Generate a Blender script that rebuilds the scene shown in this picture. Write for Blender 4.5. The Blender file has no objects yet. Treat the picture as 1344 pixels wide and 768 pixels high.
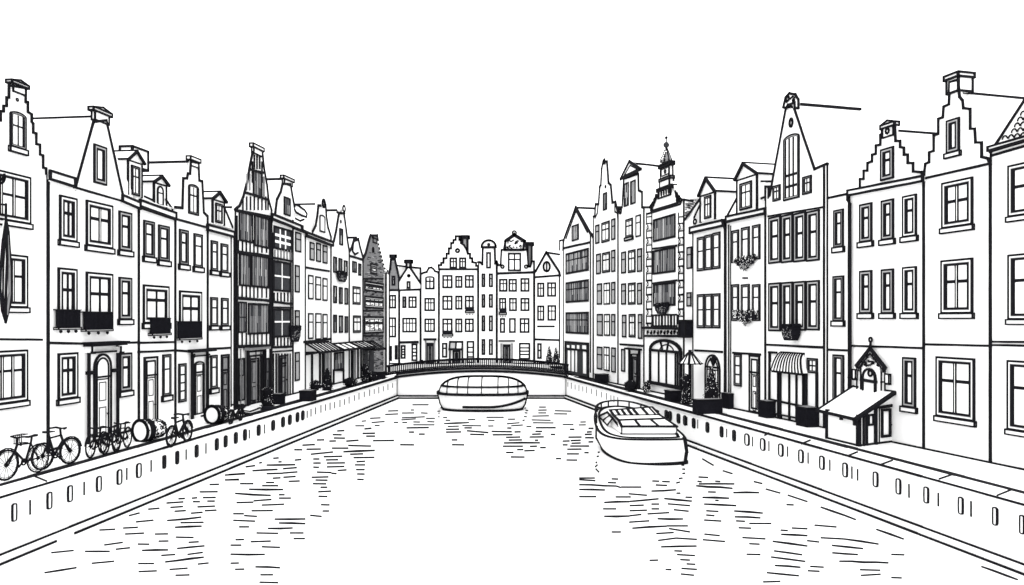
import bpy, math, random
from mathutils import Vector
random.seed(7)
C = bpy.context.scene.collection
CAMZ = 4.8; HY = 420.0; CXP = 672.0; WZ = -1.8

# ---------------------------------------------------------------- materials
def mat(name, col, var=0.02, scale=3.0, rough=0.9):
    m = bpy.data.materials.new(name); m.use_nodes = True
    nt = m.node_tree; b = nt.nodes['Principled BSDF']
    b.inputs['Roughness'].default_value = rough
    b.inputs['Specular IOR Level'].default_value = 0.05
    n = nt.nodes.new('ShaderNodeTexNoise'); n.inputs['Scale'].default_value = scale
    tc = nt.nodes.new('ShaderNodeTexCoord'); nt.links.new(tc.outputs['Object'], n.inputs['Vector'])
    r = nt.nodes.new('ShaderNodeValToRGB')
    r.color_ramp.elements[0].color = [max(0, c*(1-var)) for c in col]+[1]
    r.color_ramp.elements[1].color = [min(1, c*(1+var)) for c in col]+[1]
    nt.links.new(n.outputs['Fac'], r.inputs['Fac']); nt.links.new(r.outputs['Color'], b.inputs['Base Color'])
    return m
MATS = [mat('white_plaster', (.92,.92,.92), .01),            # 0
        mat('black_ink_paint', (.008,.008,.010), .35, 6), # 1
        mat('grey_paint', (.20,.20,.205), .3, 8),       # 2
        mat('dark_glass', (.035,.036,.040), .5, 5),     # 3
        mat('black_iron', (.008,.008,.011), .4, 14),    # 4
        mat('grey_brick', (.17,.17,.175), .35, 9),      # 5
        mat('pale_grey', (.36,.36,.365), .15, 5)]       # 6
WH, INK, GR, DK, IRON, BRK, PALE = range(7)

# ---------------------------------------------------------------- mesh builder
class MB:
    def __init__(s): s.v=[]; s.f=[]; s.m=[]
    def add(s, vs, fs, m):
        o=len(s.v); s.v+= [tuple(p) for p in vs]
        for f in fs: s.f.append([i+o for i in f]); s.m.append(m)
        return s
    def box(s,x0,x1,y0,y1,z0,z1,m=WH):
        if x0>x1: x0,x1=x1,x0
        if y0>y1: y0,y1=y1,y0
        if z0>z1: z0,z1=z1,z0
        return s.add([(x0,y0,z0),(x1,y0,z0),(x1,y1,z0),(x0,y1,z0),(x0,y0,z1),(x1,y0,z1),(x1,y1,z1),(x0,y1,z1)],
          [(0,3,2,1),(4,5,6,7),(0,1,5,4),(1,2,6,5),(2,3,7,6),(3,0,4,7)],m)
    def prism(s,poly,y0,y1,m=WH):
        n=len(poly); vs=[(x,y0,z) for x,z in poly]+[(x,y1,z) for x,z in poly]
        fs=[tuple(range(n)),tuple(range(2*n-1,n-1,-1))]+[(i,i+n,(i+1)%n+n,(i+1)%n) for i in range(n)]
        return s.add(vs,fs,m)
    def ring(s,pa,pb,y0,y1,m=INK):
        n=len(pa); vs=[(x,y0,z) for x,z in pa]+[(x,y0,z) for x,z in pb]+[(x,y1,z) for x,z in pa]+[(x,y1,z) for x,z in pb]
        fs=[]
        for i in range(n):
            j=(i+1)%n
            fs+=[(i,j,n+j,n+i),(i,2*n+i,2*n+j,j),(n+i,n+j,3*n+j,3*n+i)]
        return s.add(vs,fs,m)
    def seg(s,p,q,w,m=INK,nrm=(0,-1,0),th=None,ext=True,wob=0,step=None,w2=None):
        w*=1.3; p=Vector(p); q=Vector(q); t=q-p; L=t.length
        if L<1e-6: return s
        t/=L; n=Vector(nrm)
        if abs(t.dot(n))>.98: n=Vector((0,0,1)) if abs(t.z)<.9 else Vector((1,0,0))
        b=t.cross(n).normalized(); n=b.cross(t).normalized()
        if ext: p=p-t*w*.45; q=q+t*w*.45; L+=w*.9
        th=th or w; k=1
        if wob and step: k=max(1,min(14,int(L/step)))
        vs=[]; fs=[]
        for i in range(k+1):
            c=p.lerp(q,i/k)
            if 0<i<k: c=c+b*random.uniform(-wob,wob)
            ww=(w if w2 is None else w+(w2-w)*i/k)*(random.uniform(.9,1.1) if wob else 1)
            vs+=[c-b*ww/2-n*th/2,c+b*ww/2-n*th/2,c+b*ww/2+n*th/2,c-b*ww/2+n*th/2]
        for i in range(k):
            a=i*4
            for j in range(4): fs.append((a+j,a+(j+1)%4,a+4+(j+1)%4,a+4+j))
        fs+=[(3,2,1,0),(k*4,k*4+1,k*4+2,k*4+3)]
        return s.add(vs,fs,m)
    def line(s,pts,w,m=INK,closed=False,**kw):
        pts=list(pts)
        if closed: pts=pts+[pts[0]]
        for a,b in zip(pts,pts[1:]): s.seg(a,b,w,m,**kw)
        return s
    def ebox(s,x0,x1,y0,y1,z0,z1,w,m=WH,im=INK):
        s.box(x0,x1,y0,y1,z0,z1,m)
        P=lambda i,j,k:(( x0,x1)[i],(y0,y1)[j],(z0,z1)[k])
        for a in (0,1):
            for b in (0,1):
                s.seg(P(0,a,b),P(1,a,b),w,im); s.seg(P(a,0,b),P(a,1,b),w,im); s.seg(P(a,b,0),P(a,b,1),w,im)
        return s
    def lathe(s,prof,c,m=WH,n=14,axis='z',a0=0):
        vs=[];fs=[]
        for r,h in prof:
            for i in range(n):
                a=a0+2*math.pi*i/n; x,y=r*math.cos(a),r*math.sin(a)
                if axis=='z': vs.append((c[0]+x,c[1]+y,c[2]+h))
                elif axis=='y': vs.append((c[0]+x,c[1]+h,c[2]+y))
                else: vs.append((c[0]+h,c[1]+x,c[2]+y))
        for k in range(len(prof)-1):
            for i in range(n):
                j=(i+1)%n; fs.append((k*n+i,k*n+j,(k+1)*n+j,(k+1)*n+i))
        fs.append(tuple(range(n-1,-1,-1))); fs.append(tuple(range((len(prof)-1)*n,len(prof)*n)))
        return s.add(vs,fs,m)
    def sphere(s,c,r,m=WH,n=12,sz=1.0):
        prof=[(max(.001,r*math.sin(math.pi*i/8)),-r*sz*math.cos(math.pi*i/8)) for i in range(9)]
        return s.lathe(prof,c,m,n)
    def circ(s,c,r,w,m=INK,n=16,nrm=(0,-1,0),rz=None,a0=0,a1=2*math.pi):
        rz=rz or r; P=[(c[0]+r*math.cos(a0+(a1-a0)*i/n),c[1],c[2]+rz*math.sin(a0+(a1-a0)*i/n)) for i in range(n+1)]
        for a,b in zip(P,P[1:]): s.seg(a,b,w,m,nrm=nrm,th=w*.6)
        return s
    def build(s,name,parent=None):
        me=bpy.data.meshes.new(name); me.from_pydata(s.v,[],s.f)
        used=sorted(set(s.m)); 
        for u in used: me.materials.append(MATS[u])
        me.polygons.foreach_set('material_index',[used.index(i) for i in s.m]); me.update()
        o=bpy.data.objects.new(name,me); C.objects.link(o)
        if parent: o.parent=parent
        return o

def tag(o,label,cat,group=None):
    o['label']=label; o['category']=cat
    if group: o['group']=group
    return o
def thing(name,label,cat,loc=(0,0,0),rz=0,group=None):
    o=bpy.data.objects.new(name,None); C.objects.link(o); o.empty_display_size=.3
    o.location=loc; o.rotation_euler=(0,0,rz); return tag(o,label,cat,group)
def struct(o): o['kind']='structure'; return o
def G(px,py,z=0.0):                       # ground survey: photo point to a point of the level z
    d=(CAMZ-z)*1000/(py-HY); return Vector(((px-CXP)/1000*d,d,z))

# ---------------------------------------------------------------- facade survey
LN={'L':(-19.96,.119),'R':(22.79,-.2645)}
FARD=82.8
def dep(side,px):
    if side=='F': return FARD
    a,b=LN[side]; return a/((px-CXP)/1000-b)
class House:
    def __init__(h,side,x0,x1,name,label,cat='house',D=8.0):
        h.side=side; h.x0=x0; h.x1=x1; h.D=D
        h.P0=h.pt(x0); h.P1=h.pt(x1); u=(h.P1-h.P0); h.W=u.length; h.u=u/h.W
        h.O=(h.P0+h.P1)/2; h.dm=h.O.y; h.k=h.dm/1000
        h.root=thing(name,label,cat,(h.O.x,h.O.y,0),math.atan2(h.u.y,h.u.x))
        h.s0=-h.W/2; h.s1=h.W/2
        h.lw=max(2.5*h.k, .04)
    def pt(h,px):
        d=dep(h.side,px); return Vector(((px-CXP)/1000*d,d,0))
    def S(h,px,y=0.0):
        a=(px-CXP)/1000; nx,ny=-h.u.y,h.u.x
        return (a*(h.O.y+ny*y)-h.O.x-nx*y)/(h.u.x-a*h.u.y)
    def Z(h,px,py,y=0.0): return CAMZ-(py-HY)/1000*(h.O.y+h.u.y*h.S(px,y)+h.u.x*y)
    def rat(h,px):
        a=(px-CXP)/1000; return abs((-h.u.y-a*h.u.x)/(h.u.x-a*h.u.y))
    def P(h,px,py,y=0.0): return (h.S(px,y),y,h.Z(px,py,y))
    def L(h,mb,pts,w=2.5,y=-.02,m=INK,closed=False,**kw):
        k=h.k
        mb.line([h.P(a,b,y) for a,b in pts],w*k,m,closed,th=max(.03,w*k*.6),wob=.22*k,step=22*k,**kw)
    # front wall with its outline; pts = top outline from left edge to right edge (photo points)
    def wall(h,pts,base=True,m=WH,side=1.0,sw=2.6,left=True,right=True,skip=(),nofill=None):
        mb=MB(); P=[(h.S(a),h.Z(a,b)) for a,b in pts]
        P[0]=(h.s0,P[0][1]); P[-1]=(h.s1,P[-1][1])
        poly=[(h.s0,-.02)]+P+[(h.s1,-.02)]
        mb.prism(poly[::-1],0,.12,m)
        ze=min(P[0][1],P[-1][1])-.05; h.ze=ze
        mb.box(h.s0+.02,h.s1-.02,.12,h.D,-.02,ze,WH)
        k=h.k
        for i,(a,b) in enumerate(zip(P,P[1:])):
            if i in skip: continue
            mb.seg((a[0],-.02,a[1]),(b[0],-.02,b[1]),sw*k,INK,th=max(.05,sw*k*.7),wob=.2*k,step=22*k)
        e=sw*k*.3
        if left: mb.seg((h.s0+e,-.02,0),(h.s0+e,-.02,P[0][1]),sw*k*.62,INK,th=.06,wob=.15*k,step=30*k,ext=False)
        if right: mb.seg((h.s1-e,-.02,0),(h.s1-e,-.02,P[-1][1]),sw*k*.62,INK,th=.06,wob=.15*k,step=30*k,ext=False)
        if base: mb.seg((h.s0,-.03,.02),(h.s1,-.03,.02),2.2*k,INK,th=.06,wob=.2*k,step=25*k)
        h.mb=mb; return mb
    def done(h,name='wall'): return h.mb.build(name,h.root)
    def roof(h,ax,ay,xl,xr,length=6,ridge=True,ye=None,yb=.12,w=2.4,m=WH):
        mb=MB(); za=h.Z(ax,ay,yb); sa=h.S(ax,yb); ze=h.Z((xl+xr)/2,ye) if ye else h.ze
        D=max(length,.6)+yb
        mb.prism([(h.S(xr),h.ze-.4),(h.S(xr),ze),(sa,za),(h.S(xl),ze),(h.S(xl),h.ze-.4)],yb+.003,min(D,h.D),m)
        if ridge: mb.seg((sa,yb,za),(sa,yb+length,za),w*h.k,INK,nrm=(0,0,1),wob=.2*h.k,step=22*h.k)
        return mb.build('roof',h.root)
    def shed(h,xl,xr,ye,yr,back=2.6):     # roof slope facing the canal
        mb=MB(); sl,sr=h.S(xl),h.S(xr); xm=(xl+xr)/2; ze,zr=h.Z(xm,ye),h.Z(xm,yr)
        mb.add([(sl,.02,ze),(sr,.02,ze),(sr,back,zr),(sl,back,zr),(sl,back*2,ze),(sr,back*2,ze)],[(0,1,2,3),(3,2,5,4),(1,5,2),(0,3,4),(0,4,5,1)],WH)
        return mb.build('roof',h.root)
    def cornice(h,xl,xr,yl,yr,th,proud=.15,w=2.3,name='cornice',m=WH,bottom=True):
        mb=MB(); k=h.k
        sl,sr=h.S(xl,-proud),h.S(xr,-proud); a,b=h.Z(xl,yl,-proud),h.Z(xr,yr,-proud); ta,tb=th*dep(h.side,xl)/1000,th*dep(h.side,xr)/1000
        vs=[(sl,-proud,a),(sr,-proud,b),(sr,.0,b),(sl,.0,a),(sl,-proud,a-ta),(sr,-proud,b-tb),(sr,0,b-tb),(sl,0,a-ta)]
        mb.add(vs,[(0,1,2,3),(7,6,5,4),(4,5,1,0),(5,6,2,1),(6,7,3,2),(7,4,0,3)],m)
        kw=dict(wob=.2*k,step=22*k)
        mb.seg(vs[0],vs[1],w*k,**kw)
        if bottom: mb.seg(vs[4],vs[5],w*k,**kw); mb.seg(vs[0],vs[4],w*k); mb.seg(vs[1],vs[5],w*k)
        return mb.build(name,h.root)

def shape(s0,s1,z0,z1,arch,i):
    if not arch: return [(s0+i,z0+i),(s1-i,z0+i),(s1-i,z1-i),(s0+i,z1-i)]
    a=(s1-s0)/2-i; c=(s0+s1)/2; r0=(s1-s0)*arch; r=max(.01,r0-i); zs=z1-r0
    return [(s0+i,z0+i),(s1-i,z0+i)]+[(c+a*math.cos(math.pi*j/10),zs+r*math.sin(math.pi*j/10)) for j in range(0,11)]

def window(h,x0,x1,y0,y1,cols=1,fl='',rows=(.33,),name='window',parent=None,yo=0.0,sillx=2.0,w=None):
    """fl: s sill, d dark panes, w dark panes with white bars, a low arch, A round arch, n no bar across, g grey pane, 2/3 more bars across, m bold"""
    parent=parent or h.root; xm=(x0+x1)/2; k=dep(h.side,xm)/1000
    s0,s1=h.S(x0,yo),h.S(x1,yo); z1,z0=h.Z(xm,y0,yo),h.Z(xm,y1,yo); W=x1-x0
    if 's' in fl: z0+=min(6,.11*(y1-y0))*k
    if W>=22: lo,band,li,mu=2.8,2.6,3.1,4.2
    elif W>=15: lo,band,li,mu=2.5,1.9,2.7,3.6
    elif W>=12: lo,band,li,mu=2.1,1.3,2.1,2.7
    elif W>=8.5: lo,band,li,mu=2.0,.8,1.3,1.9
    else: lo,band,li,mu=2.0,0,0,1.7
    if 't' in fl: lo,band,li,mu=2.2,1.3,1.4,1.8
    if cols>=2 and W/cols<11: band,li=min(band,.6),min(li,1.0); mu=min(mu,2.0)
    if 'd' in fl or 'w' in fl: band,li=0,0
    if h.side=='F':
        band,li=0,0; lo=2.3; mu=1.9 if W/cols>=6 else 1.5
        if W/cols<4: cols=max(1,cols-1)
    arch=.5 if 'A' in fl else (.18 if 'a' in fl else 0)
    sh=lambda i: shape(s0,s1,z0,z1,arch,i*k)
    mb=MB()
    mb.ring(sh(0),sh(lo),yo-.07,yo,INK)
    t=lo
    if band: 
        mb.ring(sh(t),sh(t+band),yo-.06,yo,GR if W<15 else (PALE if W<18.5 else WH)); t+=band
        if W>=15: mb.ring(sh(t-band*.35),sh(t),yo-.063,yo,PALE)
        mb.ring(sh(t),sh(t+li),yo-.066,yo,INK); t+=li
    # black strip painted on the far jamb for a deep reveal's shade
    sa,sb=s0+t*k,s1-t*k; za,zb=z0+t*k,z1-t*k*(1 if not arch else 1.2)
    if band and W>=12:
        shade_w=2.2*k
        if h.side=='L': mb.box(sb-shade_w,sb,yo-.052,yo,za,zb,INK)
        elif h.side=='R': mb.box(sa,sa+shade_w,yo-.052,yo,za,zb,INK)
    bm=WH if ('w' in fl) else (PALE if 'd' in fl else INK)
    if 'w' in fl: mu=2.0
    if W>=20 and cols>=3: mu=3.4
    if 'd' in fl: mu=1.1
    for c in range(1,cols):
        x=sa+(sb-sa)*c/cols; 
        if 'd' in fl: mb.box(x-mu*k*.5,x+mu*k*.5,yo-.045,yo,za,zb,bm)
        elif W>=22 and 'm' in fl:
            mb.box(x-2.9*k,x+2.9*k,yo-.045,yo,za,zb,INK); mb.box(x-.45*k,x+.45*k,yo-.05,yo,za,zb,WH)
        else: mb.box(x-mu*k/2,x+mu*k/2,yo-.045,yo,za,zb,bm)
    if 'n' not in fl:
        rr=rows
        if '2' in fl: rr=(.33,.67)
        if '3' in fl: rr=(.25,.5,.75)
        for r in rr:
            z=zb-(zb-za)*r; mm=mu if 'd' not in fl else 1.6
            mb.box(sa,sb,yo-.048,yo,z-mm*k/2,z+mm*k/2,bm if 'd' not in fl else INK)
    f=mb.build(name,parent)
    depth3 = parent is not h.root
    pm=DK if ('d' in fl or 'w' in fl) else (PALE if 'g' in fl else WH)
    pa=MB(); pa.prism(sh(lo*.6)[::-1],yo-.03,yo-.002,pm)
    if 'd' in fl:        # grey and white upright streaks on the dark panes
        nst=int((sb-sa)/(3.2*k))
        for i in range(nst):
            x=sa+(sb-sa)*(i+random.uniform(.2,.8))/max(1,nst)
            a,b=random.choice([(0,1),(0,1),(.35,1),(0,.6)])
            pa.box(x-.45*k,x+.45*k,yo-.036,yo-.03,za+(zb-za)*a,za+(zb-za)*b,random.choice([GR,GR,PALE,PALE,WH]))
    if depth3:
        o=pa.build('pane',parent)
    else: pa.build('pane',f)
    if 's' in fl:
        sm=MB(); e=sillx*k*.7; hh=min(6,.11*(y1-y0))*k
        sm.ebox(s0-e,s1+e,yo-.085,yo,z0-hh,z0+.3*k,1.55*k); sm.build('sill',f if not depth3 else parent)
    return f

def door(h,x0,x1,y0,cols=1,trans=.22,fl='',label=None,y1=None,dark=False,arch=0):
    xm=(x0+x1)/2; k=dep(h.side,xm)/1000; s0,s1=h.S(x0),h.S(x1); z1=h.Z(xm,y0); z0=.03 if y1 is None else h.Z(xm,y1)
    W=x1-x0; lo,band,li=(2.6,2.2,2.4) if W>=14 else ((2.1,1.1,1.6) if W>=9 else (1.9,.5,1.0))
    sh=lambda i: shape(s0,s1,z0,z1,arch,i*k)
    mb=MB(); mb.prism(sh(1)[::-1],-.03,-.002,GR if dark else WH)
    mb.ring(sh(0),sh(lo),-.08,0,INK); t=lo+band; mb.ring(sh(t),sh(t+li),-.06,0,INK); t+=li
    sa,sb=s0+t*k,s1-t*k
    if trans:
        z=z1-(z1-z0)*trans; mb.box(s0+lo*k,s1-lo*k,-.07,-.01,z-1.2*k,z+1.2*k,INK); mb.box(sa,sb,-.05,-.01,z-4*k,z-2.6*k,INK)
    zt=z1-(z1-z0)*(trans+.06 if trans else .08)
    for c in range(cols):
        a=sa+(sb-sa)*(c+.16)/cols; b=sa+(sb-sa)*(c+.84)/cols
        if (b-a)>3*k:
            mb.ring(shape(a,b,z0+(z1-z0)*.45,zt,0,0),shape(a,b,z0+(z1-z0)*.45,zt,0,1.2*k),-.045,-.02,INK)
            mb.ring(shape(a,b,z0+.1,z0+(z1-z0)*.38,0,0),shape(a,b,z0+.1,z0+(z1-z0)*.38,0,1.2*k),-.045,-.02,INK)
        if c: mb.box(sa+(sb-sa)*c/cols-.8*k,sa+(sb-sa)*c/cols+.8*k,-.05,-.01,z0,zt,INK)
    d=mb.build('door',h.root)
    hb=MB(); hb.sphere((sb-(sb-sa)*.1,-.1,min(1.05,z1*.45)),.045+.2*k*.5,INK,8); hb.build('handle',d)
    if label: d['label']=label
    return d

def balcony(h,x0,x1,y0,y1,kind='iron',proud=.18):
    xm=(x0+x1)/2; k=dep(h.side,xm)/1000; s0,s1=h.S(x0,-proud),h.S(x1,-proud); z1,z0=h.Z(xm,y0,-proud),h.Z(xm,y1,-proud)
    if h.side=='L': s1-=0; s0+=proud*.35
    if h.side=='R': s1-=proud*.3
    mb=MB()
    if kind=='iron':
        zb=z0+(z1-z0)*.14
        p=proud
        mb.box(s0,s1,-p,-.08,zb,z1-.03,IRON)
        n=max(4,int((s1-s0)/(2.4*k)))
        for i in range(n+1):
            x=s0+(s1-s0)*i/n; mb.box(x-.012,x+.012,-p-.02,-p,zb,z1,IRON)
        mb.box(s0-.04,s1+.04,-p-.04,-.0,z1-.04,z1,INK)
        mb.ebox(s0-.02,s1+.02,-p-.03,0,zb-2.2*k,zb,1.1*k)
        for i in range(3):
            x=s0+(s1-s0)*(.15+.35*i); mb.lathe([(.01,-.09),(.06,-.04),(.05,.03)],(x,-p*.8,zb-4.2*k),INK,8)
        return mb.build('balcony',h.root)
    if kind=='bowl':
        prof=[(.3,0),(.42,.3),(.5,.8),(.5,1.0)]
        n=7
        poly=[(s0,z1),(s1,z1),(s1-(s1-s0)*.04,z0+(z1-z0)*.4),(s1-(s1-s0)*.22,z0),(s0+(s1-s0)*.22,z0),(s0+(s1-s0)*.04,z0+(z1-z0)*.4)]
        mb.prism(poly,-proud,-.09,IRON)
        for i in range(46):
            x=random.uniform(s0+(s1-s0)*.12,s1-(s1-s0)*.12); z=random.uniform(z0+(z1-z0)*.15,z1); r=.35*k; mb.box(x-r,x+r,-proud-.012,-proud,z-r,z+r*1.6,PALE)
        for i in range(60):
            x=random.uniform(s0,s1); z=random.uniform(z1-.2*(z1-z0),z1+.06*(z1-z0)+.05); r=1.3*k
            mb.box(x-r,x+r,-proud-.03,-.1,z-r,z+r*random.random(),IRON)
        return mb.build('flower_box',h.root)
    if kind=='flowers':
        zz=z0+(z1-z0)*.45
        mb.box(s0+(s1-s0)*.1,s1-(s1-s0)*.1,-proud,-.09,zz,zz+(z1-z0)*.3,IRON)
        for i in range(420):
            x=random.gauss((s0+s1)/2,(s1-s0)*.27); x=min(max(x,s0),s1)
            e=1-abs(2*(x-(s0+s1)/2)/(s1-s0)); z=random.uniform(z1-.35*(z1-z0)-e*(z1-z0)*.62,z1); r=random.uniform(.6,1.5)*k
            y=-random.uniform(proud*.4,proud*1.25); m=INK if random.random()<.85 else WH
            if m==WH: y=-proud*1.3; r*=.6
            mb.add([(x-r,y,z),(x,y-r*.5,z-r),(x+r,y,z),(x,y-r*.2,z+r)],[(0,1,2,3)],m)
        return mb.build('flower_box',h.root)

def chimney(h,x0,x1,y0,y1,yo=2.0,dy=.7,m=WH,cap=True,parent=None):
    """chimney standing behind the facade line"""
    xm=(x0+x1)/2; k=h.k; s0,s1=h.S(x0,yo),h.S(x1,yo); z1,z0=h.Z(xm,y0,yo),h.Z(xm,y1,yo)
    if h.side!='F': s0,s1=(s0+dy*.3,s1) if h.side=='L' else (s0,s1-dy*.3)
    mb=MB(); mb.ebox(s0,s1,yo,yo+dy,z0-.3,z1,2.2*k,m)
    if cap: mb.ebox(s0-2*k,s1+2*k,yo-.06,yo+dy+.06,z1-2.6*k,z1,1.8*k,m)
    return mb.build('chimney',h.root)

def capbox(h,x0,x1,y0,y1,name='gable_cap',m=WH,proud=.06,top=True):
    """moulded coping block on the gable head; y0 top, y1 bottom"""
    xm=(x0+x1)/2; k=h.k; dp=.22; s0,s1=h.S(x0,-proud),h.S(x1,-proud); z1,z0=h.Z(xm,y0,-proud),h.Z(xm,y1,-proud); H=z1-z0
    if h.side!='F':
        rt=h.rat(xm); dp=min(dp,.45*(s1-s0)/rt)
        if h.side=='L': s0+=dp*rt
        else: s1-=dp*rt
    e=(s1-s0)*.12; b=dp-proud; mb=MB()
    mb.ebox(s0+e,s1-e,-proud+.04,b-.04,z0,z0+H*.6,(1.7 if H>15*k else 1.3)*k,m)
    if top and H<15*k:
        mb.ebox(s0,s1,-proud,b,z0+H*.62,z1,1.4*k,m)
    elif top:
        mb.ebox(s0,s1,-proud,b,z0+H*.6,z1-H*.18,1.8*k,m); c=(s0+s1)/2
        if H<9*k: mb.prism([(s1,z1-H*.18),(c,z1+H*.02),(s0,z1-H*.18)],-proud,b,INK)
        else:
            mb.prism([(s1,z1-H*.18),(c,z1+H*.02),(s0,z1-H*.18)],-proud,b,m); mb.line([(s1,-proud,z1-H*.18),(c,-proud,z1+H*.02),(s0,-proud,z1-H*.18)],1.8*k); mb.seg((c,-proud,z1+H*.02),(c,b,z1+H*.02),1.8*k)
    else: mb.ebox(s0,s1,-proud,b,z0+H*.6,z1,1.8*k,m)
    return mb.build(name,h.root)

def dormer(h,x0,x1,ya,ye,yb,win=None,arch=False,ridge=1.5,ov=2.0,yo=.15,fl='',apx=None):
    """gabled dormer: ya apex, ye its eave, yb foot"""
    xm=(x0+x1)/2; k=h.k; s0,s1=h.S(x0,yo),h.S(x1,yo); sm=h.S(apx,yo) if apx else (s0+s1)/2; zb,ze,za=h.Z(xm,yb,yo),h.Z(xm,ye,yo),h.Z(xm,ya,yo); o=ov*k
    mb=MB(); mb.prism([(s0,zb),(s1,zb),(s1,ze),(sm,za-o*.3),(s0,ze)][::-1],yo,yo+ridge+.6,WH)
    for s in (s0,s1): mb.seg((s,yo,zb),(s,yo,ze),2.0*k)
    if not arch: mb.seg((s0,yo,ze),(s1,yo,ze),1.6*k)
    d=mb.build('dormer',h.root)
    r=MB(); t=2.4*k
    for a,b in ((s0-o,sm),(sm,s1+o)):
        za1=ze if a<sm-1e-6 and a==s0-o else za; zb1=za if b==sm else ze
        r.add([(a,yo-.1,za1),(b,yo-.1,zb1),(b,yo-.1,zb1+t),(a,yo-.1,za1+t),(a,yo+ridge+.6,za1),(b,yo+ridge+.6,zb1),(b,yo+ridge+.6,zb1+t),(a,yo+ridge+.6,za1+t)],
              [(0,1,2,3),(3,2,6,7),(7,6,5,4),(4,5,1,0)],WH)
        r.seg((a,yo-.1,za1+t/2),(b,yo-.1,zb1+t/2),2.6*k)
    r.seg((sm,yo-.1,za+t),(sm,yo+ridge,za+t),2.2*k,nrm=(0,0,1))
    far = s0-o if h.side=='R' else s1+o
    near = s1+o if h.side=='R' else s0-o
    r.seg((near,yo-.1,ze+t/2),(near,yo+ridge,ze+t/2),2.0*k,nrm=(0,0,1))
    r.build('dormer_roof',d)
    if win:
        wf=window(h,*win[:4],cols=win[4] if len(win)>4 else 1,fl=fl,parent=d,yo=yo)
    return d
# ================================================================ LEFT ROW
def mirror_steps(pts): return pts
# --- L1 stepped gable at the frame's left edge
h=House('L',-34,62,'stepped_gable_house','tall white house with stepped gable at the left edge, furled flag on its front')
h.wall([(-34,196),(-30,196),(-30,182),(-22,182),(-22,168),(-14,168),(-14,157),(-6,157),(-6,158),(0,158),(0,146),(4,146),(4,139),(8,139),(8,128),(11,128),(11,112),(33,116),(33,134),(36,134),(36,147),(41,150),(41,160),(43,162),(43,174),(47,175),(47,189),(52,190),(52,203),(56,204),(56,220),(60,221),(60,228),(62,228)],base=False)
h.done(); h.roof(20,128,-34,60,6,False,ye=226)
capbox(h,8,38,104,121)
for a,b in ((2,146),(-4,158)): pass
window(h,12,33,147,201,2,'sa',rows=(.36,))
window(h,-24,39,225,296,3,'sm',rows=(.45,)); window(h,-18,35,333,410,3,'sm',rows=(.38,)); window(h,-20,35,460,536,3,'sm',rows=(.35,))
mb=MB(); h.L(mb,[(-34,445),(55,446)],2.4); mb.build('string_course',h.root)
mb=MB(); mb.circ(h.P(23,131,-.03),.045,.03,n=8); mb.build('wall_anchor',h.root)
# --- L2 raised gable house
h=House('L',62.5,181.5,'gabled_house','wide white house with a tall plain gable, two black balconies and arched portal')
h.wall([(62,238),(98,248),(122,160),(139,158),(161,257),(181.5,271)],base=False,skip=(0,4))
mb=h.mb
h.L(mb,[(160,568),(172,565),(181,563)],2.2,y=-.03); h.L(mb,[(62,592),(76,588)],2.2,y=-.03); h.done()
h.roof(130,153,70,178,7,True,ye=240)
h.cornice(66,98,224,234,11); h.cornice(98,160,246,264,3,w=2.2,proud=.05,bottom=False); h.cornice(161,184,256,266,8)
capbox(h,116,147,140,159)
window(h,122,139,191,242,1,'n')
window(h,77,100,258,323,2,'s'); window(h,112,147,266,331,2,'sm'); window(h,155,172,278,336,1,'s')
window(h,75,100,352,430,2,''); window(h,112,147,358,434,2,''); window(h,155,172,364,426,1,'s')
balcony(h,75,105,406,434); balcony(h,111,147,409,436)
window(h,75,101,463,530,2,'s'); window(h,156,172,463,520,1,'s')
mb=MB(); h.L(mb,[(62.5,450),(109,451)],2.4); mb.build('string_course',h.root); mb=MB(); h.L(mb,[(154,450.5),(181,449.5)],2.4); mb.build('string_course',h.root)
dormer(h,168,186,200,213,257,(171.5,182.5,218,257,2),ridge=1.3,fl='')
# portal
k=h.k; mb=MB(); sa,sb=h.S(109),h.S(155); zt=h.Z(132,450)
mb.box(sa,sb,-.42,0,zt-4*k,zt,INK); mb.box(sa-2*k,sb+2*k,-.5,0,zt,zt+1.8*k,INK)
for px in (113,151):
    s=h.S(px); mb.seg((s,-.12,0),(s,-.12,h.Z(px,455)),2.4*k)
    mb.box(s-2*k,s+2*k,-.3,0,h.Z(px,463),h.Z(px,455),WH); mb.line([(s-2*k,-.3,h.Z(px,463)),(s-2*k,-.3,h.Z(px,455))],1.5*k); mb.line([(s+2*k,-.3,h.Z(px,463)),(s-2*k,-.3,h.Z(px,463))],2.5*k)
mb.seg((h.S(115),-.1,h.Z(132,462)),(h.S(150),-.1,h.Z(132,462)),1.8*k)
for a,b in ((112,122),(144,152)): mb.box(h.S(a),h.S(b),-.16,0,h.Z(132,490),h.Z(132,485.5),INK)
mb.build('portal',h.root)
door(h,122,145,464,1,.27,arch=.5,label='tall arched front door under a black cornice')
# --- L3 mansard house
h=House('L',181.5,229.5,'dormer_house','white house with small round-headed dormer and a balcony at right of its first-floor window')
h.wall([(181.5,272),(229.5,288)],base=False); h.done()
h.shed(181.5,229.5,268,216); h.cornice(184,231,262.5,279.5,8)
dormer(h,202,218,233,242,271,(205.5,213.5,244,270,1),ridge=1.2,fl='A')
mb=MB(); h.L(mb,[(218,262),(228,277)],2.2,y=.1); mb.build('roof_flashing',h.root); mb=MB(); h.L(mb,[(190,258),(201,263)],2,y=.1); mb.build('roof_flashing',h.root)
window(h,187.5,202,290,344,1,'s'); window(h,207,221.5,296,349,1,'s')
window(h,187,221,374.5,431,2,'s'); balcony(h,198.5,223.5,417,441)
mb=MB(); h.L(mb,[(181.5,450),(228,449)],2.2); mb.build('string_course',h.root); mb=MB(); h.L(mb,[(181.5,462),(228,460)],2.2); mb.build('string_course',h.root)
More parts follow.
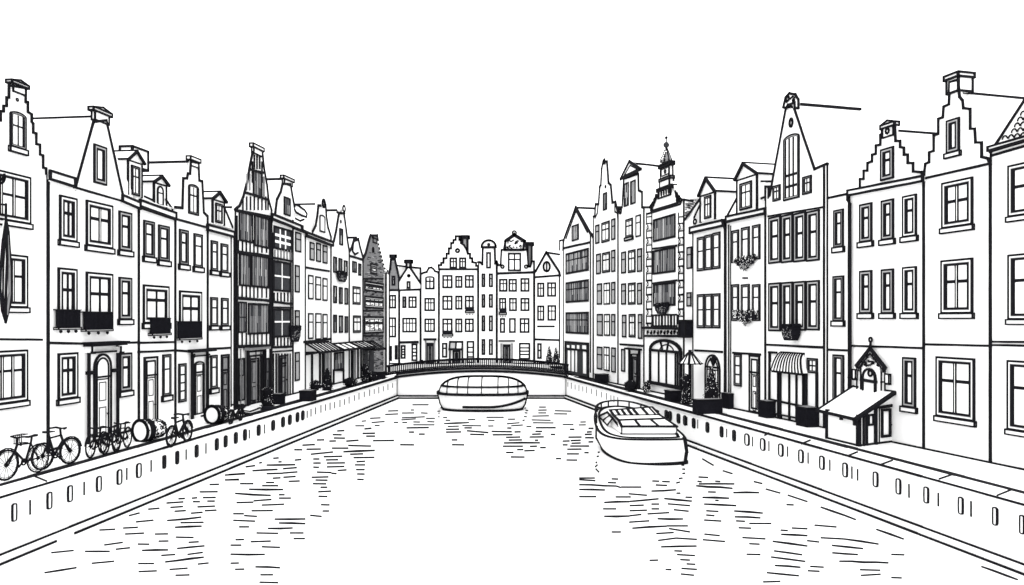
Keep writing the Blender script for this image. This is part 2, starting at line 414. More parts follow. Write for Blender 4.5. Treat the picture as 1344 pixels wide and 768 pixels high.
door(h,188,206,468,1,.26); window(h,212.5,223.5,465,526,1,'s')
# --- L4 neck gable
h=House('L',229.5,272,'neck_gable_house','white house with narrow neck gable, a wide central balcony and dark-corniced doorway')
h.wall([(229.5,288),(229.5,272),(239,273),(240,234),(245,234),(246,228),(249,228),(250,212),(260,214),(261,237),(265,238),(267,279),(272,284),(272,299)],base=False,skip=(0,)); mb=h.mb
h.L(mb,[(231,287.5),(271,298.5)],2.3,y=-.03); h.done()
h.roof(254,212,231,270,5.2); capbox(h,244.5,263.5,206,218)
chimney(h,170.5,194,195,212,yo=1.6,dy=.6,cap=False)
window(h,246.5,260,242,282,2,'a')
window(h,234.5,246.5,301.5,354,1,'s'); window(h,253.5,265,307,357,1,'s')
window(h,234.5,264,382,443,2,''); balcony(h,234.5,264,421.5,447)
mb=MB(); h.L(mb,[(229.5,460),(246,461)],2.2); mb.build('string_course',h.root); mb=MB(); h.L(mb,[(275-3,460.5),(272,460)],2.2); mb.build('string_course',h.root)
window(h,233.5,243.5,477,528,1,'3')
k=h.k; mb=MB(); mb.box(h.S(246),h.S(275),-.4,0,h.Z(260,462),h.Z(260,458),INK)
for a in (249,269): mb.seg((h.S(a),-.12,.02),(h.S(a),-.12,h.Z(a,462)),1.8*k); mb.seg((h.S(a)+3*k,-.12,.02),(h.S(a)+3*k,-.12,h.Z(a,466)),1.3*k); mb.circ((h.S(a)+1.5*k,-.2,h.Z(a,467)),2*k,1.2*k,n=8)
mb.seg((h.S(250),-.1,h.Z(260,467)),(h.S(269),-.1,h.Z(260,467)),1.4*k); mb.box(h.S(252),h.S(268),-.5,0,0,.14,WH); mb.line([(h.S(252),-.5,.14),(h.S(268),-.5,.14)],1.6*k)
mb.build('portal',h.root)
door(h,254,267,474,1,.2,arch=.2)
# --- L5
h=House('L',272,307,'small_dormer_house','narrow white house with pitched dormer beside the dark timbered house',D=7)
h.wall([(272,301),(307,310)],base=False); h.done()
h.shed(272,307,296,268); h.cornice(272.5,307.5,295,304.5,6.5)
dormer(h,279,294,254,264,294,(282,291,267,293,2),ridge=1.5,fl='')
mb=MB(); h.L(mb,[(294,271),(307,302)],2.2,y=.1); h.L(mb,[(297,272),(310,272)],2.2,y=.3); h.L(mb,[(303.5,312),(303.5,533)],1.6); mb.build('downpipe',h.root)
window(h,276,285,316,361,1,'s'); window(h,289,298.5,320,363,1,'s'); window(h,275.5,285,390,433,1,'s'); window(h,289.5,299,391,433,1,'s')
mb=MB(); h.L(mb,[(272,458),(303,456.5)],2.2); mb.build('string_course',h.root)
window(h,275.5,284.5,466,516,1,'s'); door(h,289.5,300,465,1,.28,dark=True)
# --- L6 dark timber framed
h=House('L',308,356,'timber_framed_house','dark timber-framed house with very tall narrow bell gable and chimney-like cap',D=7)
h.wall([(308,275),(314,270),(319,258),(324,238),(328,215),(331,200),(344,201),(346,220),(350,243),(352,262),(356,276),(356,284)],base=True,sw=2.6)
h.done(); h.roof(337,203,309,355,4,False)
capbox(h,327.5,346.5,190,202,proud=.14)
k=h.k; mb=MB()
def posts(mb,xs,y0,y1,w,y=-.05,m=INK):
    for a in xs: mb.seg(h.P(a,y0,y),h.P(a,y1,y),w*k,m,th=.06,ext=False)
def beam(mb,xa,xb,ya,yb,w=2.2,y=-.06): mb.seg(h.P(xa,ya,y),h.P(xb,yb,y),w*k,INK,th=.08,ext=False,wob=.2*k,step=20*k)
posts(mb,[334,337.5,341],203,222,1.5); posts(mb,[331.5,344],212,240,1.6); beam(mb,327,347,222,227); beam(mb,323,351,253,262)
posts(mb,[324,328],228,250,1.2,m=GR); posts(mb,[346.5],232,258,2.5,m=GR)
posts(mb,[319,324,329,334,339,344,349,352],258,276,1.3); beam(mb,309,356,276,285,3)
for (ya,yb) in ((316,322),(376,381)): pass
posts(mb,[313,318.5,323.5,328.5,333.5,338.5,344,350],315,332,1.3); beam(mb,309,356,330,337,3)
posts(mb,[312.5,318,323.5,328.5,333.5,338.5,344,350],375,391,1.3); beam(mb,309,356,391,395,3)
posts(mb,[312.5,318,323.5,328.5,333.5,338.5,344,350],437,453,1.3); beam(mb,309,356,455,454,3.5)
for a in (310.5,354): mb.seg(h.P(a,283,-.04),(h.S(a),-.04,0),1.8*k,INK,ext=False); 
posts(mb,[316,336],458,530,1.0,m=GR)
mb.build('timber_frame',h.root)
window(h,331.5,343,225,258,2,'dn'); 
window(h,313,331,279,318,3,'dn'); window(h,333,352.5,284,325,3,'dn')
window(h,313,328,333,376,2,'dn'); window(h,329,352,335,378,3,'dn')
window(h,312.5,323,396,437,1,'d',rows=(.5,)); window(h,325,352,398,439,3,'dn')
window(h,312.5,320.5,470,526,1,'d',rows=(.4,)); window(h,346,353,470,515,1,'d',rows=(.4,))
mb=MB()
for i,(a,b,c) in enumerate(((321,344,457),(323,343,461),(325.5,341,467))):
    mb.line([(h.S(a),-.2+.05*i,.02),(h.S(a),-.2+.05*i,h.Z(332,c)),(h.S(b),-.2+.05*i,h.Z(332,c)),(h.S(b),-.2+.05*i,.02)],1.8*k)
mb.box(h.S(321),h.S(325),-.1,0,.02,h.Z(332,458),GR); mb.box(h.S(341),h.S(345),-.1,0,.02,h.Z(332,458),GR); mb.box(h.S(319),h.S(347),-.4,0,h.Z(332,459),h.Z(332,455),GR)
mb.box(h.S(319),h.S(347),-.45,0,h.Z(332,455.5),h.Z(332,454),INK)
mb.build('portal',h.root)
door(h,327,339,470,1,.0,dark=True)
# --- L7 timber part with bell gable
h=House('L',356,384,'bell_gable_house','half-timbered house with flared bell gable and white crossed window bars',D=7)
h.wall([(356,291),(361,279),(363,262),(368,252),(370.5,241),(381,242),(383,255),(386,271),(384,290),(384,300)],sw=2.6,skip=(7,)); h.done()
h.roof(375,235,357,384,4.5); capbox(h,368,386,232,242)
h.cornice(357,397,281,297,6,proud=.14)
k=h.k
window(h,372,380.5,259,283,1,'dn')
mb=MB(); posts(mb,[358,382],305,455,1.8); posts(mb,[361,365,369,373,377,381],328,342,1.3,m=GR)
beam(mb,357,384,338,343,2); posts(mb,[360,364.5,369,373.5,378],384,396,1.7); beam(mb,357,384,396,399,2.4); beam(mb,357,384,403,404,1.6)
posts(mb,[360,364.5,369,373.5,378],443,454,1.7); beam(mb,357,384,456,455,2.4); beam(mb,357,384,462,460,1.6)
posts(mb,[359,362.5,366,370,374,378,381],464,521,1.5,m=INK); posts(mb,[364,376],464,521,1.2,m=GR)
mb.build('timber_frame',h.root)
window(h,358.5,382,299,329,3,'w',rows=(.35,.7)); window(h,358,380.5,343,383,2,'w',rows=(.5,)); window(h,358,380.5,405,443,2,'w',rows=(.45,))
door(h,366,377,466,1,.2,dark=True)
# --- L8 narrow white
h=House('L',384,400,'narrow_house','very narrow white house with rounded dormer and a black bowl planter on its wall',D=6)
h.wall([(384,299),(400,305)],right=False); h.done(); h.shed(384,400,297,275)
mb=MB(); k=h.k
P=[(386,268),(392,270),(400,276),(403,281),(402,285),(396,283),(389,279),(386,274)]
h.L(mb,P,2.0,y=.1,closed=True); mb.prism([(h.S(a),h.Z(a,b)) for a,b in P][::-1],.12,1.2,WH); h.L(mb,[(388,287),(394,290),(399,288)],2,y=.1); mb.build('dormer',h.root)
mb=MB(); h.L(mb,[(396,297),(397,302),(404,305)],2.2,y=-.2); mb.build('gutter',h.root)
window(h,387,394.5,305,331,1,'g'); window(h,386.5,392.5,348,384,1,'g',rows=(.4,)); window(h,386.5,392.5,407,432,1,'g'); window(h,386.5,392.5,462,500,1,'g',rows=(.3,))
balcony(h,381,395,430,449,'bowl')
# --- L9
h=House('L',400,434,'bell_gable_house','white house with round-topped bell gable above a slanted striped awning',D=7)
h.wall([(400,308),(410,304),(414,296),(416,284),(417.5,270),(427,269),(428,284),(430,298),(434,311),(434,320)],skip=(0,)); h.done()
h.roof(423,268,402,434,4); h.cornice(402.5,437,305,318,4.5,proud=.15)
k=h.k; mb=MB(); c=h.P(422,267,0); mb.lathe([(.45*5.6*k*2.2,-.15),(.45*5.6*k*2.2,.35)],(c[0],0,c[2]),WH,12,'y'); mb.circ((c[0],-.17,c[2]),5.6*k,2*k,rz=5*k); mb.circ((c[0],-.17,c[2]),2.4*k,1.2*k,n=8); mb.build('gable_cap',h.root)
window(h,419,426,282,305,1,'an')
for a,b,c,d in ((406,412,318,342),(414.5,420.5,319,344),(423,429,322,346),(404,410.5,361,393),(413.5,420.5,363,394),(423,429,365,395),(404,410.5,411,445),(413.5,421,411,446),(423,429,412,445)): window(h,a,b,c,d,1,'g' if d<350 else '')
mb=MB(); h.L(mb,[(401,351),(432,356)],2); mb.build('string_course',h.root); mb=MB(); h.L(mb,[(399,449),(433,445)],2.2); mb.build('string_course',h.root)
def awning(h,x0,x1,yt,yb,out,n,stripe=PALE,label=None):
    k=h.k; s0,s1=h.S(x0),h.S(x1); zt=h.Z((x0+x1)/2,yt); zb=h.Z((x0+x1)/2,yb); mb=MB()
    mb.add([(s0,-.02,zt),(s1,-.02,zt),(s1,-out,zb),(s0,-out,zb),(s0,-.02,zt-.08),(s1,-.02,zt-.08),(s1,-out,zb-.08),(s0,-out,zb-.08)],[(0,1,2,3),(7,6,5,4),(3,2,6,7),(0,3,7,4),(1,5,6,2)],WH)
    for i in range(n+1):
        x=s0+(s1-s0)*i/n; mb.seg((x,-.02,zt+.02),(x,-out,zb+.02),1.6*k,INK,nrm=(0,0,1))
        if i<n and i%2==0:
            w=(s1-s0)/n; mb.add([(x,-.02,zt+.015),(x+w,-.02,zt+.015),(x+w,-out,zb+.015),(x,-out,zb+.015)],[(0,1,2,3)],stripe)
    mb.seg((s0,-.03,zt+.02),(s1,-.03,zt+.02),2*k); mb.seg((s0,-out,zb-.02),(s1,-out,zb-.02),2.2*k)
    mb.seg((s0,-.03,zb),(s0,-out,zb),1.6*k); mb.seg((s1,-.03,zb),(s1,-out,zb),1.6*k)
    o=mb.build('awning',h.root)
    if label: o['label']=label
    return o
awning(h,401,430,450,461,1.0,7)
mb=MB(); k=h.k
for a in (408.5,419,423): mb.seg((h.S(a),-.04,.05),(h.S(a),-.04,h.Z(a,463)),(2.2 if a<420 else 3)*k)
mb.seg((h.S(401),-.04,h.Z(410,464)),(h.S(424),-.04,h.Z(410,463)),2*k); mb.box(h.S(424),h.S(432),-.05,0,.05,h.Z(428,462),GR)
for a in (426,430): mb.seg((h.S(a),-.06,.05),(h.S(a),-.06,h.Z(a,463)),1.4*k,PALE)
mb.build('shopfront',h.root)
# --- L10
h=House('L',434,458,'spout_gable_house','slim white house with pointed spout gable and a dark bowl planter under its upper windows',D=7)
h.wall([(434,322),(438,316),(441,302),(444.5,280),(451,280),(454,302),(456,318),(458,330)],skip=()); h.done()
h.roof(447.5,276,436,457,4); k=h.k
mb=MB(); c=h.P(447.5,274,0); mb.sphere((c[0],.05,c[2]),4.2*k,WH,10); mb.circ((c[0],-4.3*k,c[2]),4.4*k,1.8*k,rz=3.8*k); mb.line([h.P(443,279,-.1),h.P(452,280,-.1)],2*k); mb.build('gable_cap',h.root)
window(h,445,449.5,300,322,1,'dn')
mb=MB(); mb.circ(h.P(447.5,291,-.04),1.3*k,1.4*k,n=8); mb.build('oculus',h.root)
for a,b,c,d in ((437,441.5,337,358),(444,448.5,339,360),(451,455.5,342,362),(437,441.5,375,398),(444.5,449,377,399),(452,456,378,400),(437,441.5,413,437),(444.5,449.5,414,437),(452,456,415,437)): window(h,a,b,c,d,1,'dn')
balcony(h,443,456,358,370,'bowl')
window(h,438,451,462,486,2,'dn'); awning(h,436,457,451,458,.9,3,WH)
mb=MB(); mb.line([(h.S(437),-.05,.1),(h.S(437),-.05,h.Z(437,486)),(h.S(450),-.05,h.Z(450,486)),(h.S(450),-.05,.1)],1.8*k); mb.build('door_panel',h.root)
# --- L11
h=House('L',458,476,'scroll_gable_house','narrow white house with low scrolled gable left of the grey brick house',D=7)
h.wall([(458,330),(461,326),(464,316),(470,314),(472,324),(476,338),(476,343)]); h.done(); h.roof(467,312,459,475,3.5); k=h.k
mb=MB(); c=h.P(467,314,0); mb.sphere((c[0],.05,c[2]),3*k,INK,8); h.L(mb,[(464,318),(463,330),(466,334),(470,332)],1.8,y=-.05); h.L(mb,[(459,336),(476,341)],2.4); mb.build('gable_cap',h.root)
for a,b,c,d,n,f in ((462,467.5,343,358,1,'d'),(470,473.5,346,362,1,'d'),(462.5,472.5,376,400,2,''),(463,473,414,437,2,'')): window(h,a,b,c,d,n,f+'n' if n==1 else f)
awning(h,459,477,449,456,1.0,4,PALE); 
mb=MB()
for a in (461,465,469,473): mb.seg((h.S(a),-.05,.05),(h.S(a),-.05,h.Z(a,458)),(3 if a<463 else 1.8)*k,INK if a!=465 else GR)
mb.build('shopfront',h.root)
# --- L12 grey brick
h=House('L',476,508,'grey_brick_house','dark grey brick house with steep stone-edged gable, far end of the left row',D=7)
h.wall([(476,340),(480,332),(484,316),(486,309),(495,309),(497,324),(501,340),(505,354),(508,356)],m=BRK,sw=2.4); mb=h.mb; k=h.k
for i in range(420):
    px=random.uniform(477,506); py=random.uniform(330,486); 
    if py<358 and not (480+(358-py)*.1<px<505-(358-py)*.22): continue
    l=random.uniform(1.5,4); sk=random.uniform(-.6,.6)
    mb.seg(h.P(px,py,-.02),h.P(px+l,py+sk,-.02),random.uniform(.5,.9)*k,random.choice([INK,DK,DK,PALE]),th=.03,ext=False)
for i in range(8):
    t=i/7; px=496+9*t; py=318+37*t; mb.box(h.S(px-1),h.S(px+1.4),-.08,.02,h.Z(px,py+1.3),h.Z(px,py-1.3),WH)
for y in (366,408,441): h.L(mb,[(477,y),(503,y)],1.6)
h.done(); h.roof(490.5,309,477,506,3,False)
capbox(h,486,495.5,309,318,m=GR)
mb=MB(); mb.circ(h.P(490,328,-.05),2.6*k,1.5*k,n=10); mb.build('oculus',h.root)
window(h,486,494,346,360,1,'t'); window(h,478,503,370,383.5,5,''); window(h,478,503,389,405.5,4,''); window(h,477.5,503,415,438,4,'')
awning(h,477,489,449,458,1.0,4,PALE)
mb=MB(); mb.box(h.S(484),h.S(490),-.06,0,.3,h.Z(487,460),DK); mb.box(h.S(478),h.S(482),-.06,0,.3,h.Z(480,460),DK); mb.build('shopfront',h.root)
mb=MB(); mb.box(h.S(503.3),h.S(507),-.25,.0,0,h.Z(505,360),WH)
for a in (503,507): mb.seg((h.S(a),-.26,0),(h.S(a),-.26,h.Z(505,360)),1.6*k)
mb.build('downpipe',h.root)

# ================================================================ FAR ROW
F='F'
h=House(F,508.5,524,'dark_gable_house','narrow far house with a dark grey shingled gable, left end of the far row',D=8)
h.wall([(508.5,368),(512,353),(513,341),(518.5,341),(521,352),(524,366)],sw=2.2); mb=h.mb; k=h.k
mb.prism([(h.S(a),h.Z(a,b)) for a,b in ((509.5,380),(509.5,368),(513,353),(514,343),(518,343),(520,352),(523,367),(523,380))][::-1],-.02,.01,BRK)
h.L(mb,[(509,381),(524,381)],2.2); h.done(); h.roof(516,341,509,524,6,False)
capbox(h,512,519.5,335,341,m=INK,top=False)
window(h,514,519,362,375,1,'t'); window(h,510.5,520,387,405,2,''); window(h,510,520,416.5,443,2,'',rows=(.45,)); window(h,510.5,514.5,454,474,1,'dn'); window(h,518,522,453,472,1,'dn')
h=House(F,524,552,'triangle_gable_house','white far house with plain triangular gable, chimney and flat roof line behind',D=8)
h.wall([(524,380),(524,368),(527,363),(535,351),(538,351),(551.5,371),(552,372),(552,380)],skip=(0,6),sw=2.0); mb=h.mb; h.L(mb,[(524,381),(551,380)],2); h.done()
h.roof(536.5,351,525,551,5,False); k=h.k
mb=MB(); mb.prism([(h.S(521),h.Z(521,372)),(h.S(552),h.Z(552,372)),(h.S(552),h.Z(552,352)),(h.S(521),h.Z(521,348.5))][::-1],1.2,5,WH); h.L(mb,[(521,348.5),(552,352)],1.9,y=1.2); h.L(mb,[(552,352),(552,372)],1.9,y=1.2); mb.build('back_roof',h.root)
chimney(h,533.5,538.5,342,351,yo=.4,dy=.5)
window(h,533.5,539,369,379,1,'tn'); mb=MB(); mb.circ(h.P(536.5,362,-.04),1.2*k,1.6*k,n=8); mb.build('oculus',h.root)
window(h,528,533.5,389,404.5,1,'g'); window(h,536,547,389,404.5,2,''); window(h,528,547,417,436.5,4,'')
mb=MB(); h.L(mb,[(526,449.5),(548,449)],2.6,y=-.1); mb.build('cornice',h.root)
window(h,526,532.5,453,471,1,'3'); window(h,540,548,451,474,1,'3')
h=House(F,552,576,'bell_gable_house','low white far house with a small curved gable top and a tall corniced door',D=8)
h.wall([(552,360),(556,358),(560,357),(563,351.5),(566,351),(569,353),(571,356),(575,357),(576,360)],sw=1.9); h.done(); h.roof(566,355,553,575,6,False,ye=364); k=h.k
window(h,558,570.5,362.5,380,2,'a'); window(h,557,571,391,408.5,3,''); window(h,557,571,418,436,3,'')
mb=MB(); mb.box(h.S(556),h.S(573),-.3,0,h.Z(565,447),h.Z(565,444),INK); mb.box(h.S(557.5),h.S(559.5),-.1,0,0,h.Z(565,447),GR); mb.box(h.S(569.5),h.S(571.5),-.1,0,0,h.Z(565,447),GR); mb.build('portal',h.root)
door(h,559.5,569.5,450,1,.12,dark=True)
h=House(F,576,627.5,'stepped_gable_house','broad white stepped gable house with round eye window, centre of the far row',D=8)
st=[(576,353),(575.5,348),(579,348),(579,345),(582,345),(582,339),(586,339),(586,333),(589,333),(589,326),(592,326),(592,319),(595,319),(595,315),(598,315),(598,310),(603,310),(603,315),(605,315),(605,319),(609,322),(612,327),(614,333),(617,333),(617,339),(620,339),(620,344),(625,345),(625,349),(627.5,349),(627.5,354)]
h.wall(st,sw=2.0); mb=h.mb; h.L(mb,[(576,353.5),(627,353.5)],2.0); h.done(); h.roof(600,318,580,624,6,False,ye=352); k=h.k
chimney(h,607,613.5,310,333,yo=.5,dy=.6,m=PALE)
mb=MB(); mb.circ(h.P(600.5,329,-.04),2.2*k,1.6*k,n=10); mb.build('oculus',h.root)
window(h,590,600,338,352.5,2,''); window(h,602.5,612,338,352.5,2,'')
for a,b,c,d,n in ((580.5,594,361,378.5,2),(597.5,607,362,378,2),(610,622,361,378,2),(580.5,594,388,407,2),(597.5,607,388,406.5,2),(610,622,388,406,2),(580.5,594,418,437,2),(597.5,607,418,436.5,2),(610,622,418,436,2)): window(h,a,b,c,d,n,'')
balcony(h,611,622,403,409,'iron',.15); balcony(h,581,594,434,439.5,'iron',.15)
window(h,580,587,450,469.5,1,'t'); window(h,612.5,622.5,447.5,477,1,'3')
awning(h,590.5,607,449,458,.7,2,PALE); door(h,594,604.5,460,2,0,dark=True)
mb=MB()
for a in (590.5,607): mb.seg((h.S(a),-.05,0),(h.S(a),-.05,h.Z(a,450)),1.6*k)
mb.build('shopfront',h.root)
h=House(F,627.5,652,'neck_gable_house','slender white far house with neck gable under a round arched top',D=8)
h.wall([(627.5,344),(630,344),(633,347),(633.5,325),(649.5,325),(650,346),(652,343),(652,348)],sw=2.0); h.done(); h.roof(641.5,330,628,651,6,False,ye=350); k=h.k
mb=MB(); c=h.P(641.5,324.5,0); P=[(c[0]+9.5*k*math.cos(math.pi*i/12),c[2]+9*k*math.sin(math.pi*i/12)) for i in range(13)]
mb.prism(P[::-1],-.1,.3,WH); mb.line([(a,-.12,b) for a,b in P],2*k,closed=True); mb.circ((c[0],-.12,c[2]+3.4*k),1.2*k,1.2*k,n=8); mb.build('arched_pediment',h.root)
window(h,638,644.5,331,352.5,1,'n')
for y0,y1 in ((359,377),(386,404),(414,435),(445,466)):
    window(h,632,637,y0,y1,1,''); window(h,641.5,647,y0,y1,1,'')
h=House(F,652,701,'ornate_gable_house','white far house with an ornate pointed pediment, ball finial and dark chimney',D=8)
h.wall([(652,348),(652,343),(654,348),(657,348),(658,328),(662,328),(692,328),(693.5,350),(696,350),(698,343),(701,343),(701,356)],sw=2.0,skip=(0,)); mb=h.mb; h.L(mb,[(653,359),(700,357.5)],2.4); h.done(); h.roof(675,332,654,699,6,False,ye=357); k=h.k
mb=MB(); P=[(663,328),(663,317),(675,309),(688,317),(687,328)]; mb.prism([(h.S(a),h.Z(a,b)) for a,b in P][::-1],-.12,.35,WH); h.L(mb,P,2.4,y=-.14,closed=True)
for i in range(26):
    a,b=random.uniform(666,684),random.uniform(315,326); h.L(mb,[(a,b),(a+random.uniform(-2,2),b+random.uniform(-2,2))],1.2,y=-.14)
h.L(mb,[(661,327),(663,315),(675,306.5),(690,316),(690,327)],1.5,y=-.15); mb.sphere((h.S(675),.1,h.Z(675,306)),2.6*k,WH,8); mb.circ((h.S(675),-.2,h.Z(675,306)),2.6*k,1.4*k,n=10); mb.build('pediment',h.root)
for a in (659.5,690.5): mb=MB(); mb.circ(h.P(a,350,-.05),2*k,1.4*k,n=8); mb.build('scroll_ornament',h.root)
chimney(h,692.5,698,319,352,yo=.5,dy=.6,m=GR)
window(h,666.5,684,332,356,2,'t'); 
for a,b,c,d,n in ((655,666,366,383,2),(667.5,678.5,366,383,2),(683,695,365,383,2),(655,664.5,391,407,2),(668,678.5,391,408.5,2),(683,695,391,408.5,2),(656,663,417.5,437,1),(668,677,417.5,437,1),(682,695,417.5,437,2)): window(h,a,b,c,d,n,'n' if a==668 and c>410 else '')
balcony(h,655.5,664.5,405,411.5,'iron',.15)
mb=MB(); mb.box(h.S(654.5),h.S(676),-.3,0,h.Z(665,448.5),h.Z(665,446.5),INK)
for a in (658,672): mb.box(h.S(a-1.3),h.S(a+1.3),-.1,0,0,h.Z(665,451),GR)
mb.build('portal',h.root); door(h,660,670,452,1,.1,dark=True); window(h,681,696,450,472,1,'3')
h=House(F,701,735,'triangle_gable_house','white house with triangular gable and oval eye window, right end of the far row',D=8)
h.wall([(701,358),(703,356),(717,331),(734,357),(735,362)],sw=2.3); mb=h.mb; h.L(mb,[(702,364),(734,361.5)],2.0); h.done(); k=h.k
mb=MB(); mb.prism([(h.S(717),h.Z(717,331)),(h.S(734),h.Z(734,334)),(h.S(735),h.Z(735,362)),(h.S(717),h.Z(717,362))][::-1],.32,5,WH); h.L(mb,[(718,331.5),(734,334)],2,y=.32); mb.build('roof',h.root)
mb=MB(); c=h.P(717.5,350,-.05); mb.circ(c,4.2*k,1.8*k,rz=6.2*k); mb.seg(h.P(717.5,345,-.05),h.P(717.5,355,-.05),1.4*k); mb.build('oculus',h.root)
for a,b,c,d in ((705,714.5,371,390),(718,730,370.5,389.5),(705,714.5,401,421),(718.5,730,400.5,421)): window(h,a,b,c,d,2,'',rows=(.35,))
mb=MB(); h.L(mb,[(706,428.5),(727,428.5)],1.8); mb.build('string_course',h.root); mb=MB(); h.L(mb,[(702,445.5),(734,446.5)],2); mb.build('string_course',h.root)
window(h,705,711,450.5,471,1,'',rows=(.45,))
# ================================================================ RIGHT ROW
R='R'
h=House(R,739.5,779,'pointed_gable_house','white house with pointed gable and wide dark windows, far end of right row',D=7)
h.wall([(739.5,328),(735+5,316),(756,272),(775,306),(777,308),(779,312)],sw=2.6); mb=h.mb; k=h.k
h.L(mb,[(740,326),(775,318)],2.2); h.L(mb,[(775,308),(775,488)],2.0); h.L(mb,[(743,313),(756,277),(771,305)],1.6); h.done(); h.roof(757,273,741,776,3.2)
mb=MB(); mb.box(h.s0-.35,h.s0,-.05,.4,0,h.Z(740,316),WH); h.L(mb,[(734.5,316),(740,315)],2); h.L(mb,[(734.5,316),(734.5,328)],2); mb.build('parapet',h.root)
window(h,751,760,295,316,2,'dn')
for y0,y1 in ((329,358),(368.5,397),(409.5,438.5)): window(h,743,773,y0,y1,5,'d')
mb=MB(); s0,s1=h.S(743),h.S(773); zt=h.Z(758,450)
mb.box(s0,s1,-.04,-.01,.05,zt,DK)
for a,b in ((746,749),(751,754),(756,758),(766,770)): mb.box(h.S(a),h.S(b),-.055,-.03,.35,h.Z(a,460),WH)
for a,b in ((745,748),(751,755),(758,761),(765,770)): mb.box(h.S(a),h.S(b),-.055,-.03,h.Z(a,458),h.Z(a,453),WH)
mb.line([(s0,-.05,.05),(s0,-.05,zt),(s1,-.05,zt),(s1,-.05,.05)],2*k); mb.seg((s0,-.06,h.Z(758,459)),(s1,-.06,h.Z(758,459)),2*k); mb.build('shopfront',h.root)
# R2
h=House(R,779,811.5,'spired_neck_gable_house','white house with a needle-thin neck gable topped by a small knob',D=7)
h.wall([(779,284),(781,284),(782,268),(786,268),(787.5,245),(789,243),(790,222),(792,212),(797,212),(799,240),(802,243),(804,266),(808,265),(811,278),(811.5,286)],sw=2.3); mb=h.mb; k=h.k
h.L(mb,[(785,268),(784,280),(781,286)],1.6); h.L(mb,[(807,266),(807,278),(811,280)],1.6); h.done(); h.roof(795,222,784,808,3,False,ye=285)
mb=MB(); mb.sphere((h.S(794.5),.15,h.Z(794.5,212)),2.6*k,WH,10); mb.circ((h.S(794.5),-.1,h.Z(794.5,212)),3*k,1.6*k,n=10); mb.build('finial',h.root)
window(h,792,797,253,276,1,'dn'); mb=MB(); mb.circ(h.P(794.5,245,-.04),.9*k,1.5*k,n=8); mb.build('oculus',h.root)
for rows in (((782,787,295,320),(790,800.5,291,318),(803,808,287,315)),((783,789,333,360),(791,801,331,358),(803,808,328,357)),((784,790.5,372,400),(793,801,371,400),(803,808,370,399)),((784,791.5,412,441),(793.5,801,412,441),(803,808,412,441)),((784,791,455,485),(793,800.5,455,487),(803,808.5,456,489))):
    for i,(a,b,c,d) in enumerate(rows): window(h,a,b,c,d,2 if i==1 else 1,'g' if i!=1 else '')
# R3
h=House(R,811.5,845.5,'pediment_house','white house with a raised front under a triangular pediment, left of the tower house',D=7)
h.wall([(811.5,284),(812,272),(817,272),(819,235),(838,228),(838.5,250),(843,252),(843,272),(845.5,273)],sw=2.2); k=h.k
mb=h.mb; mb.circ(h.P(814,277,-.05),3.2*k,1.8*k); h.done(); h.roof(827,213,816,842,3.8,False,ye=260)
mb=MB(); P=[(814.5,235),(826,212),(841,222)]; mb.prism([(h.S(a,-.15),h.Z(a,b,-.15)) for a,b in P][::-1],-.15,.1,WH); h.L(mb,P,2.8,y=-.16,closed=True); h.L(mb,[(819,231),(827,217),(837,222)],1.4,y=-.165,closed=True); h.L(mb,[(828,214),(864,218)],2.2,y=.3); mb.build('pediment',h.root)
window(h,819.5,825.5,240,271,1,'dn'); window(h,828,834.5,237,268,1,'dn')
window(h,821.5,831,287,315,2,'s',sillx=1.5); window(h,835,841.5,282,311,1,'')
for rows in (((816,822,330.5,359),(825,834.5,328,358),(837,843,326,357)),((816,822,372,400),(825,834.5,371,400),(837,843,371,400)),((817,822.5,413,443),(826,834.5,412,443),(838,843.5,412,445))):
    for i,(a,b,c,d) in enumerate(rows): window(h,a,b,c,d,2 if i==1 else 1,'g' if i!=1 else '')
mb=MB(); h.L(mb,[(814,452),(843,454)],2.2); mb.build('string_course',h.root)
window(h,816,821,458,488,1,'gn')
mb=MB(); mb.box(h.S(824),h.S(843),-.3,0,h.Z(834,459.5),h.Z(834,457),INK)
for a in (827.5,840.5): mb.seg((h.S(a),-.1,0),(h.S(a),-.1,h.Z(a,459)),1.8*k)
mb.line([(h.S(830),-.1,0),(h.S(830),-.1,h.Z(830,465)),(h.S(838),-.1,h.Z(838,465)),(h.S(838),-.1,0)],1.4*k); mb.build('portal',h.root)
door(h,830.5,838,468,1,0,dark=True)
# R4 tower house
h=House(R,845.5,898,'tower_gable_house','ornate white house with tiered spire gable, quoined edges and big arched shop window',D=7)
h.wall([(845.5,272),(853,272),(857,266),(862,256),(889,250),(893,262),(896,262),(898,262)],sw=2.2,skip=(2,3,4,5)); mb=h.mb; k=h.k
h.L(mb,[(855,277),(890,266)],2.2); h.L(mb,[(849,281),(893,268)],2.0)
for xa in (848.5,890.5):
    wq=7 if xa<860 else 7
    n=16
    h.L(mb,[(xa,280),(xa,428)],1.4); h.L(mb,[(xa+wq,277),(xa+wq,428)],1.4)
    for i in range(n):
        y=285+i*9.3; h.L(mb,[(xa,y),(xa+wq,y-(.8 if y<400 else 0))],2.0 if i%2 else 1.2); 
        if i%2: mb.box(h.S(xa+.8),h.S(xa+wq-.8),-.1,0,h.Z(xa,y+7),h.Z(xa,y+1.5),WH); mb.circ((h.S(xa+wq/2),-.11,h.Z(xa+wq/2,y+4.2)),2.2*k,1.1*k,n=8,rz=2.6*k)
h.done(); h.roof(875,222,860,892,1.2,False,ye=270)
mb=MB(); c=875
def tier(x0,x1,y0,y1,yo0=-.15,dy=.9,m=WH,w=1.5):
    a0_,a1_=h.S(x0,yo0),h.S(x1,yo0); rt=h.rat(c); dy=min(dy,.3*(a1_-a0_)/rt); a1_-=dy*rt
    mb.ebox(a0_,a1_,yo0,yo0+dy,h.Z(c,y1,yo0),h.Z(c,y0,yo0),w*k,m)
